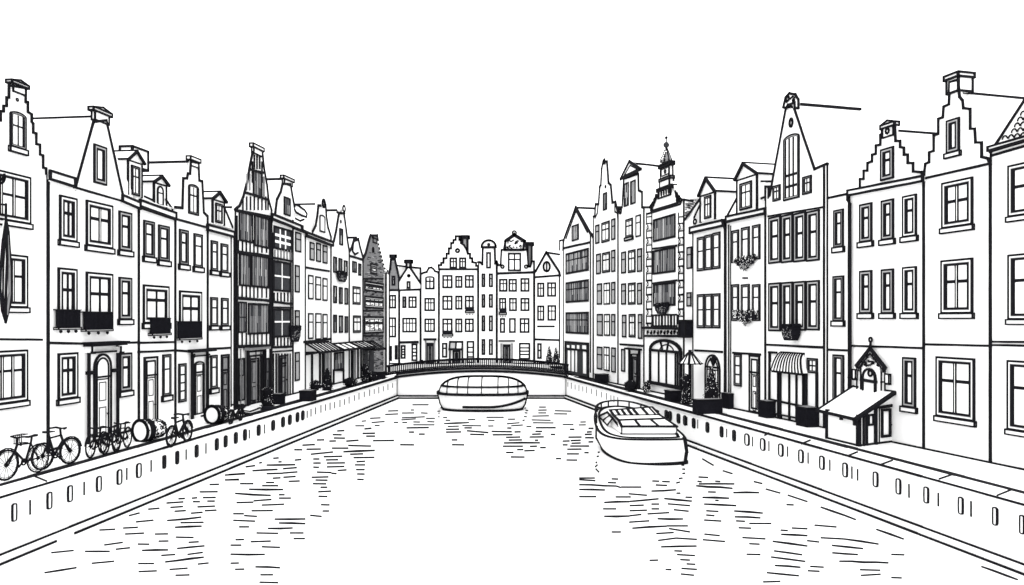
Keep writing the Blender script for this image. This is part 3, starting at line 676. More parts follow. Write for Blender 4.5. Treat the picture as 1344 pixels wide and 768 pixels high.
tier(862,888,244,247.5,-.1,.5,INK); tier(864,887,247.5,257,-.05,.4); tier(866,884,235,244,-.05,.4); tier(865,885,232,235,-.08,.5,GR); tier(867,883,218,232,-.05,.4)
tier(864.5,885.5,213,217,-.1,.5,INK)
for i in range(6): mb.circ((h.S(866+i*3.2),-.07,h.Z(c,252)),1.3*k,1.2*k,n=8,rz=3.2*k)
mb.ring(shape(h.S(869),h.S(880),h.Z(c,230),h.Z(c,220),0,0),shape(h.S(869),h.S(880),h.Z(c,230),h.Z(c,220),0,1.2*k),-.1,-.04); mb.circ((h.S(874.5),-.1,h.Z(c,225)),2.2*k,1.2*k,n=8)
sc=h.S(874.5,.1); mb.lathe([(7.6*k,0),(7.4*k,4*k),(.6*k,20*k)],(sc,.1,h.Z(c,212)),GR,8)
for i in range(8):
    a=2*math.pi*i/8; mb.seg((sc+7.5*k*math.cos(a),.1+7.5*k*math.sin(a),h.Z(c,211)),(sc,.1,h.Z(c,192)),1.5*k)
for i in range(40):
    t=random.random(); z=h.Z(c,210)+ (18*k)*t; x=sc+random.uniform(-1,1)*7*k*(1-t); mb.box(x-.7*k,x+.7*k,.1-7.7*k*(1-t)*.93-.03,.1,z,z+1.3*k,random.choice([WH,INK,WH]))
mb.lathe([(1.0*k,0),(3.6*k,2*k),(4*k,4.5*k),(2.5*k,7*k),(.8*k,8*k),(.8*k,12*k)],(sc,.1,h.Z(c,193)),DK,10); mb.sphere((sc,.1,h.Z(c,179.5)),2.0*k,INK,8)
mb.build('gable_spire',h.root)
mb=MB()
for a,b in ((861,258),(859,263),(857,268),(855,273)): mb.circ(h.P(a,b,-.06),2.5*k,1.7*k,n=9)
h.L(mb,[(863,256),(859,266),(854,276)],2,y=-.05); mb.build('scroll_ornament',h.root); mb=MB()
for a,b in ((888,256),(891,260),(893,263),(889,262)): mb.circ(h.P(a,b,-.06),2.5*k,1.7*k,n=9)
h.L(mb,[(886,251),(889,262),(893,266)],2,y=-.05); mb.build('scroll_ornament',h.root)
window(h,858,887,284,315,4,'dn'); window(h,857.5,887,326,359,4,'dn'); window(h,858,887,371,402,4,'dn')
for y in (325,370.5): mb=MB(); h.L(mb,[(857,y+1.5),(888,y-2.5)],2,y=-.1); mb.build('window_hood',h.root)
balcony(h,859,877,399,412,'bowl')
mb=MB()
for i in range(9): a=857+i*4; h.L(mb,[(a,415),(a,428)],2.2 if i%3 else 3.2)
h.L(mb,[(855,414),(890,413)],1.8); h.L(mb,[(855,428),(890,428)],1.6)
mb.box(h.S(845.5),h.S(898),-.25,0,h.Z(872,432.5),h.Z(872,429),INK); h.L(mb,[(846,441),(898,441)],2.4,y=-.1)
for i in range(11): mb.circ(h.P(850+i*4.4,436.3,-.06),1.9*k,1.4*k,n=8,a0=(i%2)*math.pi,a1=(i%2)*math.pi+4.2)
mb.build('balcony_frieze',h.root)
# arched shop window
sa,sb=h.S(855),h.S(895); zs=h.Z(875,461); r=(sb-sa)/2; rz=h.Z(875,447)-zs; z0=h.Z(875,505); cx=(sa+sb)/2
mb=MB(); P=[(sa,z0),(sb,z0)]+[(cx+r*math.cos(math.pi*i/12),zs+rz*math.sin(math.pi*i/12)) for i in range(13)]
mb.prism(P[::-1],-.04,-.005,WH); mb.line([(a,-.07,b) for a,b in P],2.8*k,closed=True); mb.seg((sa,-.08,zs),(sb,-.08,zs),2.6*k)
for px in (866,876,888,891): mb.seg((h.S(px),-.07,z0),(h.S(px),-.07,zs),1.8*k)
for t in (.35,.62): 
    mb.seg((cx+r*(2*t-1)*.5,-.07,zs),(cx+r*(2*t-1)*1.0,-.07,zs+rz*.93),1.8*k)
mb.circ((cx+.1*r,-.07,zs),r*.45,1.2*k,rz=rz*.6,a0=0,a1=math.pi); mb.seg((sa-.1,-.15,z0),(sb+.2,-.15,z0-.05),3*k)
mb.build('shop_window',h.root)
# R5 recessed link
h=House(R,898,909.5,'narrow_link_house','narrow white strip house between tower house and dormer house, black wall lantern box on it',D=6)
h.wall([(898,262),(909.5,264)],sw=2.2,right=False); mb=h.mb; k=h.k
for i in range(60):
    px=random.uniform(898.5,911); py=random.uniform(266,284); 
    if px>912-(py-266)*.6: continue
    h.L(mb,[(px,py),(px+2,py+random.uniform(-.6,.6))],1.0,y=-.03,m=random.choice([INK,GR,GR]))
h.L(mb,[(899,288),(918,262)],2.4,y=-.1); h.done(); h.shed(898,909.5,262,250)
window(h,902,908.5,324,353,1,'g'); window(h,902,908,383.5,402.5,1,'g')
mb=MB(); mb.ebox(h.S(901.5),h.S(909.5),-.5,-.02,h.Z(905,442),h.Z(905,421),2*k,IRON); mb.build('wall_box',h.root)
# R6
h=House(R,909.5,953,'dormer_house','white house with narrow pitched dormer over an arched doorway partly hidden by a cone tree',D=7)
h.wall([(909.5,304),(953,294)],sw=2.4); mb=h.mb; k=h.k
h.L(mb,[(951,297),(951,534)],2.0); h.L(mb,[(947,289),(951,300)],2.2,y=-.2); h.done(); h.shed(909.5,953,300,262)
h.cornice(905.5,949,299,289,7); dormer(h,919.5,938.5,235,255,289,(925,934,257,287,2),ridge=1.9,fl='',apx=928)
mb=MB(); h.L(mb,[(953,286),(966,262)],2.2,y=.2); mb.build('roof_flashing',h.root)
mb=MB(); h.L(mb,[(898,288),(909,290),(919,268)],2,y=.05); mb.circ(h.P(912,291,0),4*k,1.8*k,rz=3*k); mb.build('scroll_ornament',h.root)
for i,(a,b) in enumerate(((915.5,925.3),(925.7,935.6),(936,946))):
    window(h,a,b,311-3*i,356-1.4*i,1,'',rows=(.4,)); window(h,a,b,386-.5*i,431,1,'',rows=(.45,))
mb=MB(); h.L(mb,[(912,460),(948,462)],2.2); mb.build('string_course',h.root)
d=door(h,926,946,465,1,.26,arch=.5)
mb=MB(); 
for a in (.25,.5,.75): 
    c=h.P(936,479,-.09); mb.seg(c,(c[0]+8*k*math.cos(math.pi*a),-.09,c[2]+11*k*math.sin(math.pi*a)),1.8*k)
mb.build('fanlight',h.root)
# R7
h=House(R,953,1005,'pedimented_dormer_house','white house with large pedimented dormer and two flower baskets hung beneath its windows',D=7)
h.wall([(953,292),(1005,279)],sw=2.4); mb=h.mb; k=h.k
h.L(mb,[(956.5,296),(956.5,520)],2.0); h.L(mb,[(959,297),(959,520)],1.4); h.done(); h.shed(953,1005,288,225)
h.cornice(953,1004,284.5,273.5,6.5)
dormer(h,967.5,993.5,215,233,277,(971.5,987.5,239,275,2),ridge=2.0,fl='',apx=977)
mb=MB(); mb.prism([(h.S(994),h.Z(1000,262)),(h.S(1003),h.Z(1000,262)),(h.S(1003),h.Z(1000,236)),(h.S(994),h.Z(1000,238))][::-1],.4,1.2,WH); h.L(mb,[(995,239),(995,262),(1003,259)],2.2,y=.38); h.L(mb,[(995,238),(1012,238)],2,y=.38); mb.build('roof_stack',h.root)
for a,b,c,d in ((961,970.5,302,345),(973.5,984.5,298,342),(988,998.5,295,341)): window(h,a,b,c,d,1,'')
for a,b in ((961,970.5),(973.5,984.5),(988,998.5)): window(h,a,b,373,421.5,1,'')
balcony(h,964,991,336,357,'flowers'); balcony(h,963,995,407,429,'flowers')
mb=MB(); h.L(mb,[(975,365),(981,365)],1.6); mb.build('wall_anchor',h.root)
mb=MB(); h.L(mb,[(962,463),(998,465.5)],2.2); mb.build('string_course',h.root)
window(h,964,974,464.5,507,1,'2'); door(h,984,998,466,1,.3)
# R8 big gable
h=House(R,1005,1087,'tall_gable_house','tall white house with huge steep gable, carved crest and striped dome awning',D=7)
h.wall([(1005,262),(1005,245),(1011,245),(1011,256),(1032,141),(1042,140),(1069.5,222),(1085.5,215),(1087,215)],sw=2.5); mb=h.mb; k=h.k
h.L(mb,[(1081.5,218),(1081.5,560)],2.4); h.L(mb,[(1008,284),(1080,272)],1.8)
h.L(mb,[(1008,247),(1008,260),(1011,256)],1.6); h.done(); h.roof(1038,134,1012,1070,3.9,False,ye=240)
mb=MB(); a_=h.P(1046,136.5,.12); mb.seg(a_,(a_[0],3.6,a_[2]),2.6*k,nrm=(0,0,1),wob=.3*k,step=20*k); mb.build('ridge',h.root)
mb=MB(); P=[(1028,141),(1031,128),(1036,122.5),(1044,124),(1048,131),(1048,142),(1043,142),(1043,135),(1034,138),(1032,142)]
mb.prism([(h.S(a),h.Z(a,b)) for a,b in P][::-1],-.08,.08,WH); h.L(mb,P,2.6,y=-.1,closed=True); mb.circ((h.S(1036),-.11,h.Z(1036,130)),3*k,2*k); mb.circ((h.S(1044),-.11,h.Z(1044,132)),1.8*k,1.6*k); h.L(mb,[(1032,134),(1040,127),(1045,128)],1.6,y=-.11); mb.build('gable_crest',h.root)
mb=MB(); mb.circ(h.P(1038,161,-.04),3.2*k,2.2*k,rz=5*k); mb.build('oculus',h.root)
window(h,1029,1050,176,262,3,'a',rows=(.63,.82)); window(h,1015,1025,243,264,2,''); window(h,1054,1066,231,255,2,'')
for y0,y1,dy in ((284,346,-2.6),(371,435,-1)):
    for i,(a,b) in enumerate(((1009.5,1025.5),(1026.5,1041.5),(1042.5,1058.5),(1059.5,1076.5))):
        window(h,a,b,y0+dy*i,y1+dy*i*.4,1,'',rows=(.4,))
balcony(h,1025.5,1043.5,428,447,'bowl',.5)
mb=MB(); h.L(mb,[(1007,452.5),(1080,456)],2.4); mb.build('string_course',h.root)
# shopfront
mb=MB(); s0,s1=h.S(1011),h.S(1055); zt=h.Z(1030,488); zb=h.Z(1035,546)
mb.box(s0,s1,-.03,-.005,zb,zt+.4,WH)
for px,w in ((1011.5,2.4),(1023,2.2),(1026,2.2),(1037.5,2),(1047,2),(1056,2.2),(1059.5,2.2)): mb.seg((h.S(px),-.06,.05),(h.S(px),-.06,h.Z(px,488)),w*k)
mb.seg((h.S(1011),-.06,h.Z(1035,528)),(h.S(1056),-.06,h.Z(1035,530)),2*k); mb.seg((h.S(1011),-.1,zb),(h.S(1075),-.1,zb),1.6*k); mb.seg((h.S(1011),-.06,h.Z(1035,464)),(h.S(1020),-.06,h.Z(1035,464)),2.2*k); mb.seg((h.S(1011.5),-.06,h.Z(1012,464)),(h.S(1011.5),-.06,h.Z(1012,488)),2.2*k)
mb.seg((h.S(1073.5),-.06,.05),(h.S(1073.5),-.06,h.Z(1073,490)),2.2*k); mb.build('shopfront',h.root)
window(h,1060,1074,470,490,2,'',rows=(.5,))
out=.34; mb=MB(); a0,a1=h.S(1013,-out),h.S(1055,-out)-.1; zl=h.Z(1035,487); zh=h.Z(1035,463); n=10
Pp=lambda u,t: (a0+(a1-a0)*(u*(1-.28*math.sin(t*math.pi/2))+.14*math.sin(t*math.pi/2)), -out*math.cos(t*math.pi/2)-.03, zl+(zh-zl)*math.sin(t*math.pi/2))
vs=[];fs=[]
for i in range(n+1):
    for j in range(7): vs.append(Pp(i/n,j/6))
for i in range(n):
    for j in range(6): a=i*7+j; fs.append((a,a+7,a+8,a+1))
mb.add(vs,fs,WH)
for i in range(0,n+1):
    for j in range(6): mb.seg(vs[i*7+j],vs[i*7+j+1],1.5*k,INK,nrm=(0,-1,.5))
mb.box(a0,a1,-out-.03,-out+.02,zl-3*k,zl+.4*k,INK); mb.seg(vs[6],vs[-1],2*k)
for i in range(n): 
    mb.box(a0+(a1-a0)*(i+.3)/n,a0+(a1-a0)*(i+.62)/n,-out-.05,-out-.02,zl-.1*k,zl+3*k,WH)
for e in (0,n): mb.add([vs[e*7+j] for j in range(7)]+[(vs[e*7][0],-.03,zl)],[tuple(range(8))],WH)
aw=mb.build('awning',h.root); aw['label']='striped dome-shaped shop awning'
# R9
h=House(R,1087,1115,'narrow_flat_house','narrow plain white flat-roofed house with one tall window per floor',D=7)
h.wall([(1087,260),(1115,254)],sw=2.4,left=False); h.done()
window(h,1095,1108,275,331,1,'s'); window(h,1094,1108.5,362,428,1,'s'); window(h,1094,1108.5,465.5,530,1,'',rows=(.35,))
mb=MB(); h.L(mb,[(1087,459),(1113,460)],2.3); mb.build('string_course',h.root)
mb=MB(); k=h.k; h.L(mb,[(1112,256),(1112,262),(1116,268),(1116.5,560)],2.3,y=-.12); h.L(mb,[(1113.5,270),(1113.5,560)],1.6,y=-.12); mb.build('downpipe',h.root)
# R10
h=House(R,1115,1213,'stepped_gable_house','white house with stepped gable and chapel-like porch, standing right behind the kiosk')
h.wall([(1115,256),(1129,250),(1129,235),(1134,235),(1134,224),(1139,224),(1139,214),(1145,212),(1145,203),(1150,202),(1150,191),(1156,190),(1156,177),(1158,176),(1158,166),(1175,162),(1176,185),(1182,185),(1182,193),(1187,194),(1187,203),(1192,203),(1192,214),(1199,214),(1199,225),(1210,226),(1213,236)],sw=2.5,skip=(0,)); h.done()
h.roof(1167,171,1120,1208,6,True,ye=246); h.cornice(1112.5,1211,250,231,6.5)
capbox(h,1155.5,1180,157.5,178)
mb=MB(); k=h.k; mb.circ(h.P(1164.5,172,-.2),2.8*k,2*k,rz=3.2*k,n=8); mb.build('oculus',h.root)
window(h,1156.5,1174,194,236,1,'')
for a,b,c,d in ((1129,1145.5,267,324),(1157.5,1174,262,321),(1185.5,1204,256,317),(1129,1145.5,355,418),(1157.5,1174,353,418),(1185.5,1204,350,418),(1185.5,1203,469,541)): window(h,a,b,c,d,1,'s',sillx=3)
mb=MB(); h.L(mb,[(1118,454),(1211,457)],2.3); mb.build('string_course',h.root)
# chapel porch
mb=MB(); y=-.12
body=[(1127,560),(1127,477),(1142,460),(1158,480),(1158,560)]
mb.prism([(h.S(a,y),max(.02,h.Z(a,b,y))) for a,b in body][::-1],y,-.01,WH)
h.L(mb,[(1124,480),(1142,457),(1162,483)],3.4,y=y-.08); h.L(mb,[(1127,484),(1142,464),(1159,486)],1.6,y=y-.06)
for i in range(70):
    t=random.random(); sd=random.random()<.5; bx=1142-(16*t) if sd else 1142+18*t; by=458+ (22*t if sd else 24*t); h.L(mb,[(bx,by+random.uniform(1,5)),(bx+random.uniform(-1.4,1.4),by+random.uniform(3,9))],1.3,y=y-.05,m=random.choice([INK,INK,GR]))
for i in range(14): a,b=random.uniform(1135,1149),random.uniform(473,480); h.L(mb,[(a,b),(a+random.uniform(-3,3),b+random.uniform(-2,2))],1.8,y=y-.05)
for a in (1124.5,1129.5,1156.5,1161.5): h.L(mb,[(a,482),(a,512)],1.7,y=y-.03)
po=mb.build('porch',h.root); po['label']='chapel-like gabled porch with carved verges'
mb=MB(); s0,s1=h.S(1133,y),h.S(1151,y); sh=lambda i: shape(s0,s1,.05,h.Z(1142,483,y),.5,i*k)
mb.prism(sh(1)[::-1],y-.04,y-.005,WH); mb.ring(sh(0),sh(3),y-.09,y,INK); mb.seg((s0,y-.08,h.Z(1142,499)),(s1,y-.08,h.Z(1142,500)),3*k); mb.circ(h.P(1142,490,y-.08),3.6*k,1.8*k); mb.build('porch_door',h.root)
mb=MB(); c=h.P(1142.5,446,y); mb.circ(c,2.7*k,1.9*k,n=12); mb.seg((c[0],y,c[2]-3*k),(c[0],y,h.Z(1142,457)),1.8*k); mb.circ((c[0],y-.01,c[2]-7*k),1.2*k,1.2*k,n=8); mb.build('finial',po)
for (a,b,c1,d1) in ((1119,1124,485,497),(1161.5,1168,491,503)):
    mb=MB(); mb.ebox(h.S(a,-.25),h.S(b,-.25)-.06,-.25,-.17,h.Z(a,d1,-.25),h.Z(a,c1,-.25),1.3*k,WH); mb.box(h.S(a,-.25)-.03,h.S(b,-.25)+.0,-.26,-.17,h.Z(a,d1,-.25)-2*k,h.Z(a,d1,-.25),INK); mb.seg((h.S((a+b)/2),-.3,h.Z(a,d1-2)),(h.S((a+b)/2),-.0,h.Z(a,d1-2)),1.5*k); mb.build('wall_lantern',h.root)
# R11
h=House(R,1213,1300.5,'stepped_gable_house','tall white house with broad stepped gable and wide chimney, second from the right edge')
h.wall([(1213,236),(1214,224),(1215,215),(1220,213),(1220,200),(1226,198),(1226,178),(1232,176),(1232,156),(1238,154),(1239,140),(1246,137),(1247,108),(1258,105),(1260,127),(1264,132),(1265,142),(1274,143),(1274,169),(1280,169),(1281,187),(1289,187),(1289,206),(1297,208),(1300.5,216)],sw=2.5,skip=()); mb=h.mb
h.L(mb,[(1214,234),(1300,214.5)],2.5,y=-.03); h.done(); h.roof(1256,121,1220,1296,5.5,True,ye=222)
k=h.k; mb=MB(); s0,s1=h.S(1241.5),h.S(1260); z0,z1=h.Z(1250,110),h.Z(1250,98)
mb.ebox(s0,s1,-.08,.62,z1-5.5*k,z1,2.2*k); mb.ebox(s0+3*k,s1-1*k,-.04,.56,z1-24*k,z1-5.5*k,2.2*k); mb.build('chimney',h.root)
window(h,1243,1260.5,156,206,1,'ns',sillx=2.5)
window(h,1237,1278,236,304,2,'sm',rows=(.42,)); window(h,1236,1278,340,418,2,'sm',rows=(.38,))
window(h,1229.5,1280.5,469,556,2,'sm',rows=(.36,))
mb=MB(); h.L(mb,[(1214,452),(1300,454)],2.3); mb.build('string_course',h.root)
# R12
h=House(R,1300.5,1420,'tiled_gable_house','white house with scalloped roof tiles, cut off by the right edge of the picture')
h.wall([(1300.5,200),(1358,112),(1420,170)],sw=2.8); mb=h.mb; k=h.k
for r in range(12):
    y=192-7*r
    for c in range(26):
        px=1312+c*8+(r%2)*4; yy=y-(px-1306)*.16
        if px<1305+ (192-yy)*.78+3 or yy>191-(px-1306)*.16: continue
        if px>1358+ (yy-118)*.9: continue
        a,b=h.S(px),h.S(px+7.5); mb.circ(((a+b)/2,-.03,h.Z(px,yy)-1.0*k),4*k,1.3*k,n=7,rz=5.2*k,a0=math.pi*.08,a1=math.pi*.92)
h.done(); h.roof(1358,116,1306,1416,5,True)
h.cornice(1296.5,1420,193,157,5,proud=.35); h.cornice(1301,1420,199,164,5.5,proud=.2)
window(h,1324,1376,212,288,2,'sm',rows=(.42,)); window(h,1324,1376,332,426,2,'sm',rows=(.38,)); window(h,1323,1377,474,574,2,'sm',rows=(.36,))
mb=MB(); h.L(mb,[(1301,448.5),(1420,450)],2.2); mb.build('string_course',h.root); mb=MB(); h.L(mb,[(1301,453),(1420,455)],2.2); mb.build('string_course',h.root)
# ================================================================ SETTING
def qx(side,d,off=0.0):   # canal edge of the quay at distance d, off = metres landward
    if side=='L': return -15.94+.0984*d-off*1.005
    return 17.34-.2003*d+off*1.02
def qd(side,px):
    a,b=(-15.94,.0984) if side=='L' else (17.34,-.2003)
    return a/((px-CXP)/1000-b)
BY=64.0
def sheet(name,pts,m=WH):
    mb=MB(); mb.add(pts,[tuple(range(len(pts)))],m); return struct(mb.build(name))
g=MB()
for sd,sx in (('L',-1),('R',1)):
    yb=BY; P=[(qx(sd,-40,1.1),-40,0),(qx(sd,yb+6,1.1),yb+6,0),(sx*700,yb+6,0),(sx*700,-40,0)]
    if sx<0: P=P[::-1]
    struct(MB().add(P,[(0,1,2,3)],WH).build('pavement'))
g.add([(-700,BY+6,0),(700,BY+6,0),(700,1500,0),(-700,1500,0)],[(0,1,2,3)],WH)
g.add([(-700,-400,-2.4),(700,-400,-2.4),(700,BY+8,-2.4),(-700,BY+8,-2.4)],[(0,1,2,3)],WH)
g.add([(-700,-400,-.004),(-700,-40,-.004),(700,-40,-.004),(700,-400,-.004)],[(3,2,1,0)],WH)
struct(g.build('ground'))
def flat(mb,x0,y0,x1,y1,w,z,o=(0,0),m=INK,lift=.006,taper=1.0):
    # a flat mark lying on a level surface between two surveyed points, w its breadth as seen
    d=Vector((x1-x0,y1-y0)); L=d.length; d/=max(L,1e-6); nx,ny=-d.y*w/2,d.x*w/2; n=max(1,int(L/16)); vs=[]
    for i in range(n+1):
        t=i/n; j=0 if i in (0,n) else random.uniform(-.3,.3); f=(taper if i in (0,n) else random.uniform(.85,1.1))
        for sg in (1,-1):
            q=G(x0+(x1-x0)*t+nx*f*sg+nx*j,y0+(y1-y0)*t+ny*f*sg+ny*j,z); vs.append((q.x-o[0],q.y-o[1],z+lift))
    mb.add(vs,[(2*i,2*i+2,2*i+3,2*i+1) for i in range(n)],m)
# quay walls
def quay(side,label):
    sx=-1 if side=='L' else 1
    t=thing('quay_wall',label,'quay wall',(qx(side,20),20,0))
    ox,oy=qx(side,20),20
    def p(d,off,z): return (qx(side,d,off)-ox,d-oy,z)
    d0,d1=-20,BY+ .3
    m=MB()
    a,b,c,e=p(d0,0,0),p(d1,0,0),p(d1,0,WZ-.4),p(d0,0,WZ-.4)
    a2,b2,c2,e2=p(d0,.5,0),p(d1,.5,0),p(d1,.5,WZ-.4),p(d0,.5,WZ-.4)
    m.add([a,b,c,e,a2,b2,c2,e2],[(0,1,2,3),(4,7,6,5),(0,4,5,1),(0,3,7,4),(1,5,6,2)],WH)
    # thin joints between the slots
    n=Vector((1 if side=='L' else -1,0,0))
    thin=([39,110,166,198,244,270,327,347,403,408,414,421,427,433,439,446,452,458,465,471,478,485,491,497,503,509,515] if side=='L' else
          [988,1009.5,1034,1061,1089.5,1118.5,1126,1193.5,1232,1275,1310,916,954,902,811,806,802,796,789.5,783,776.5,770,765,760,755,750,745.4])
    for i,px in enumerate(thin):
        d=qd(side,px); k=d/1000; hh=.21+.03*math.sin(i*3.1); zc=-.56+.03*math.sin(i*7)
        far=(px>400) if side=='L' else (px<900)
        q=p(d,-.012,0); m.seg((q[0],q[1],zc-hh),(q[0],q[1],zc+hh),(1.6 if not far else 1.9)*k,INK,nrm=n,th=.03,ext=False)
    m.build('masonry',t)
    cp=MB(); A=[p(d0,-.04,.004),p(d1,-.04,.004),p(d1,1.12,.004),p(d0,1.12,.004)]
    cp.add(A+[(x,y,-.16) for x,y,z in A],[(0,1,2,3) if side=='R' else (3,2,1,0),(0,1,5,4),(3,2,6,7)],WH)
    for i in range(12):
        da=3+i*(d1-3)/12; db=3+(i+1)*(d1-3)/12; k=(da+db)/2000
        for off in (-.04,1.1): cp.seg(p(da,off,-.01 if off<0 else .006),p(db,off,-.01 if off<0 else .006),(2.0 if off<0 else 11)*max(k,.012),INK,nrm=(0,0,1),th=2.7*k if off<0 else .012,wob=.3*k,step=40*k,ext=False)
    js=[(45,625,62,632)] if side=='L' else [(1003,572,1010,568),(1051,583,1064,577.6),(1112,598.7,1126,593),(1155.5,610,1172,604),(1232,629,1249.5,623),(1308,650.7,1328,642.6)]
    for j in js:
        u,v=G(j[0],j[1]),G(j[2],j[3]); flat(cp,*j,2.4,.008,(ox,oy))
    cp.build('coping',t)
    lg=MB(); z=WZ+.20; A=[p(d0,-.16,z),p(d1,-.16,z),p(d1,0,z),p(d0,0,z)]
    lg.add(A+[(x,y,WZ-.3) for x,y,_ in A],[(0,1,2,3) if side=='R' else (3,2,1,0),(0,1,5,4)],WH)
    for i in range(12):
        da=3+i*(d1-3)/12; db=3+(i+1)*(d1-3)/12; k=(da+db)/2000
        lg.seg(p(da,-.02,z+.01),p(db,-.02,z+.01),1.5*k,INK,nrm=(0,0,1),th=4.2*k,ext=False,wob=.2*k,step=40*k)
        if side=='L' and i==3: db-=.8
        lg.seg(p(da,-.18,WZ+.02),p(db,-.18,WZ+.02),1.5*k,INK,nrm=(0,0,1),th=4.0*k,ext=False,wob=.2*k,step=40*k)
    lg.build('ledge',t)
    sl=([-20,17.8,64,91,129,156,181.5,215,232,257.5,284,295.6,309,321,339,358,371,380,390,397] if side=='L' else
        [1380,1342.5,1307,1262,1216.6,1180,1150,1110,1079.5,1052,1025.5,1001.7,981,964,947.6,929,911,899.5,891,880,875])
    for i,px in enumerate(sl):
        d=qd(side,px); k=d/1000; q=p(d,-.02,0); zc=-.55; hh=.24; far=(side=='L' and px>205) or (side=='R' and px<975); hw=3.5*k if not far else 2.3*k
        lw=2.3*k; s=MB(); ty=Vector((.0984 if side=='L' else -.2003,1,0)).normalized()
        # apparent width needs the length along the wall
        f=abs(1/( (ty.x - (px-CXP)/1000*ty.y) )) ; f=min(f,3.2)
        hl=hw*f; hl=min(hl,.24); lw2=min(lw*f*.8,hl*.8); outer=[];inner=[]
        for j in range(16):
            a=2*math.pi*j/16; sy=math.copysign(max(0,hh-hl*.45),math.sin(a)) if abs(math.sin(a))>1e-6 else 0
            outer.append((hl*math.cos(a),sy+hl*.6*math.sin(a))); inner.append(((hl-lw2)*math.cos(a),sy*.98+(hl*.6-lw*.6)*math.sin(a)))
        P3=lambda c,o: (q[0]+ty.x*c[0]+n.x*o, q[1]+ty.y*c[0]+n.y*o, zc+c[1])
        vo=[P3(c,.02) for c in outer]; vi=[P3(c,.02) for c in inner]; vb=[P3(c,-.03) for c in outer]
        s.add(vo+vi,[(j,(j+1)%16,16+(j+1)%16,16+j) for j in range(16)],INK); s.add(vo+vb,[(j,16+j,16+(j+1)%16,(j+1)%16) for j in range(16)],INK)
        s.add([P3(c,.008) for c in inner],[tuple(range(16))],INK if far else WH)
        s.build('drain_slot',t)
quay('L','long white quay wall with oval slots along the left side, below the bicycles')
quay('R','long white quay wall with oval slots along the right side, behind moored boat')

# bridge
t=thing('bridge','low arched-top canal bridge with dark iron railing closing the far end of the water','bridge',(-2.6,BY,0))
xl,xr=qx('L',BY)-.1,qx('R',BY)+.1; ox,oy=-2.6,BY
def arc(u): return .0+ .50*(1-(2*u-1)**2)
N=24; m=MB(); xs=[xl+(xr-xl)*i/N for i in range(N+1)]
top=[(x-ox,arc(i/N)) for i,x in enumerate(xs)]
m.prism([(xs[0]-ox,WZ-.4)]+[(xs[-1]-ox,WZ-.4)]+top[::-1],0,7.0,WH)
k=.064
for a,b in zip(top,top[1:]):
    m.seg((a[0],-.03,a[1]),(b[0],-.03,b[1]),2.4*k,ext=False,th=.1); m.seg((a[0],-.03,a[1]+.24),(b[0],-.03,b[1]+.24),2.0*k,ext=False,th=.1)
    m.add([(a[0],0,a[1]),(b[0],0,b[1]),(b[0],0,b[1]+.3),(a[0],0,a[1]+.3),(a[0],6.9,a[1]),(b[0],6.9,b[1]),(b[0],6.9,b[1]+.3),(a[0],6.9,a[1]+.3)],[(0,1,2,3),(3,2,6,7),(7,6,5,4)],WH)
for x in (xl,xr): m.seg((x-ox,-.05,WZ),(x-ox,-.05,.15),3*k,ext=False)
m.build('bridge_wall',t)
l=MB(); l.box(xl-ox+.1,xr-ox-.1,-.25,0,WZ-.3,WZ+.17,WH); l.seg((xl-ox,-.12,WZ+.2),(xr-ox,-.12,WZ+.2),2.4*k,wob=.1*k,step=1); l.seg((xl-ox,-.28,WZ+.02),(xr-ox,-.28,WZ+.02),2.4*k,wob=.1*k,step=1); l.build('ledge',t)
r=MB(); xa,xb=xl-.9,xr+.1
def ra(x): u=(x-xl)/(xr-xl); return arc(min(max(u,-.1),1.05))+.32
n=96
for i in range(n+1):
    x=xa+(xb-xa)*i/n; z=ra(x); r.box(x-ox-.055,x-ox+.055,.5,.58,z-.1,z+.66,IRON)
for i in range(30):
    x0=xa+(xb-xa)*i/30; x1=xa+(xb-xa)*(i+1)/30
    r.seg((x0-ox,.53,ra(x0)+.68),(x1-ox,.53,ra(x1)+.68),.14,IRON); r.seg((x0-ox,.53,ra(x0)),(x1-ox,.53,ra(x1)),.12,IRON); r.seg((x0-ox,.53,ra(x0)+.14),(x1-ox,.53,ra(x1)+.14),.07,IRON)
r.build('railing',t)

# water with its ripple marks and reflections drawn in as flat strokes
W=MB(); W.add([(-60,-60,WZ),(60,-60,WZ),(60,BY+1,WZ),(-60,BY+1,WZ)],[(0,1,2,3)],WH)
A="265,418,383,406;230,522,398,495;440,411,570,411;475,473,593,462;540,378,638,364;600,400,675,392;515,300,598,296;638,290,716,286;648,321,748,316;705,258,797,249;668,226,725,211;768,192,828,187;863,160,952,154;883,183,950,178;905,203,965,199;925,138,960,136;995,135,1024,132;1000,153,1038,153;1052,132,1120,131;1075,150,1115,150;1024,180,1116,176;1062,200,1124,197;990,213,1052,208;866,251,1045,233;936,262,1057,260;907,286,1047,280;803,321,873,320;822,358,875,357;911,337,1005,339;978,364,1032,361;714,373,775,374;736,406,873,403;918,396,1062,382;836,432,910,427;972,427,1053,416;856,466,1058,441;716,474,800,474;718,516,814,512;1025,477,1083,471;879,505,974,498;910,535,984,533;1035,102,1130,101;1087,64,1137,63;1166,15,1272,8;1166,40,1241,39"
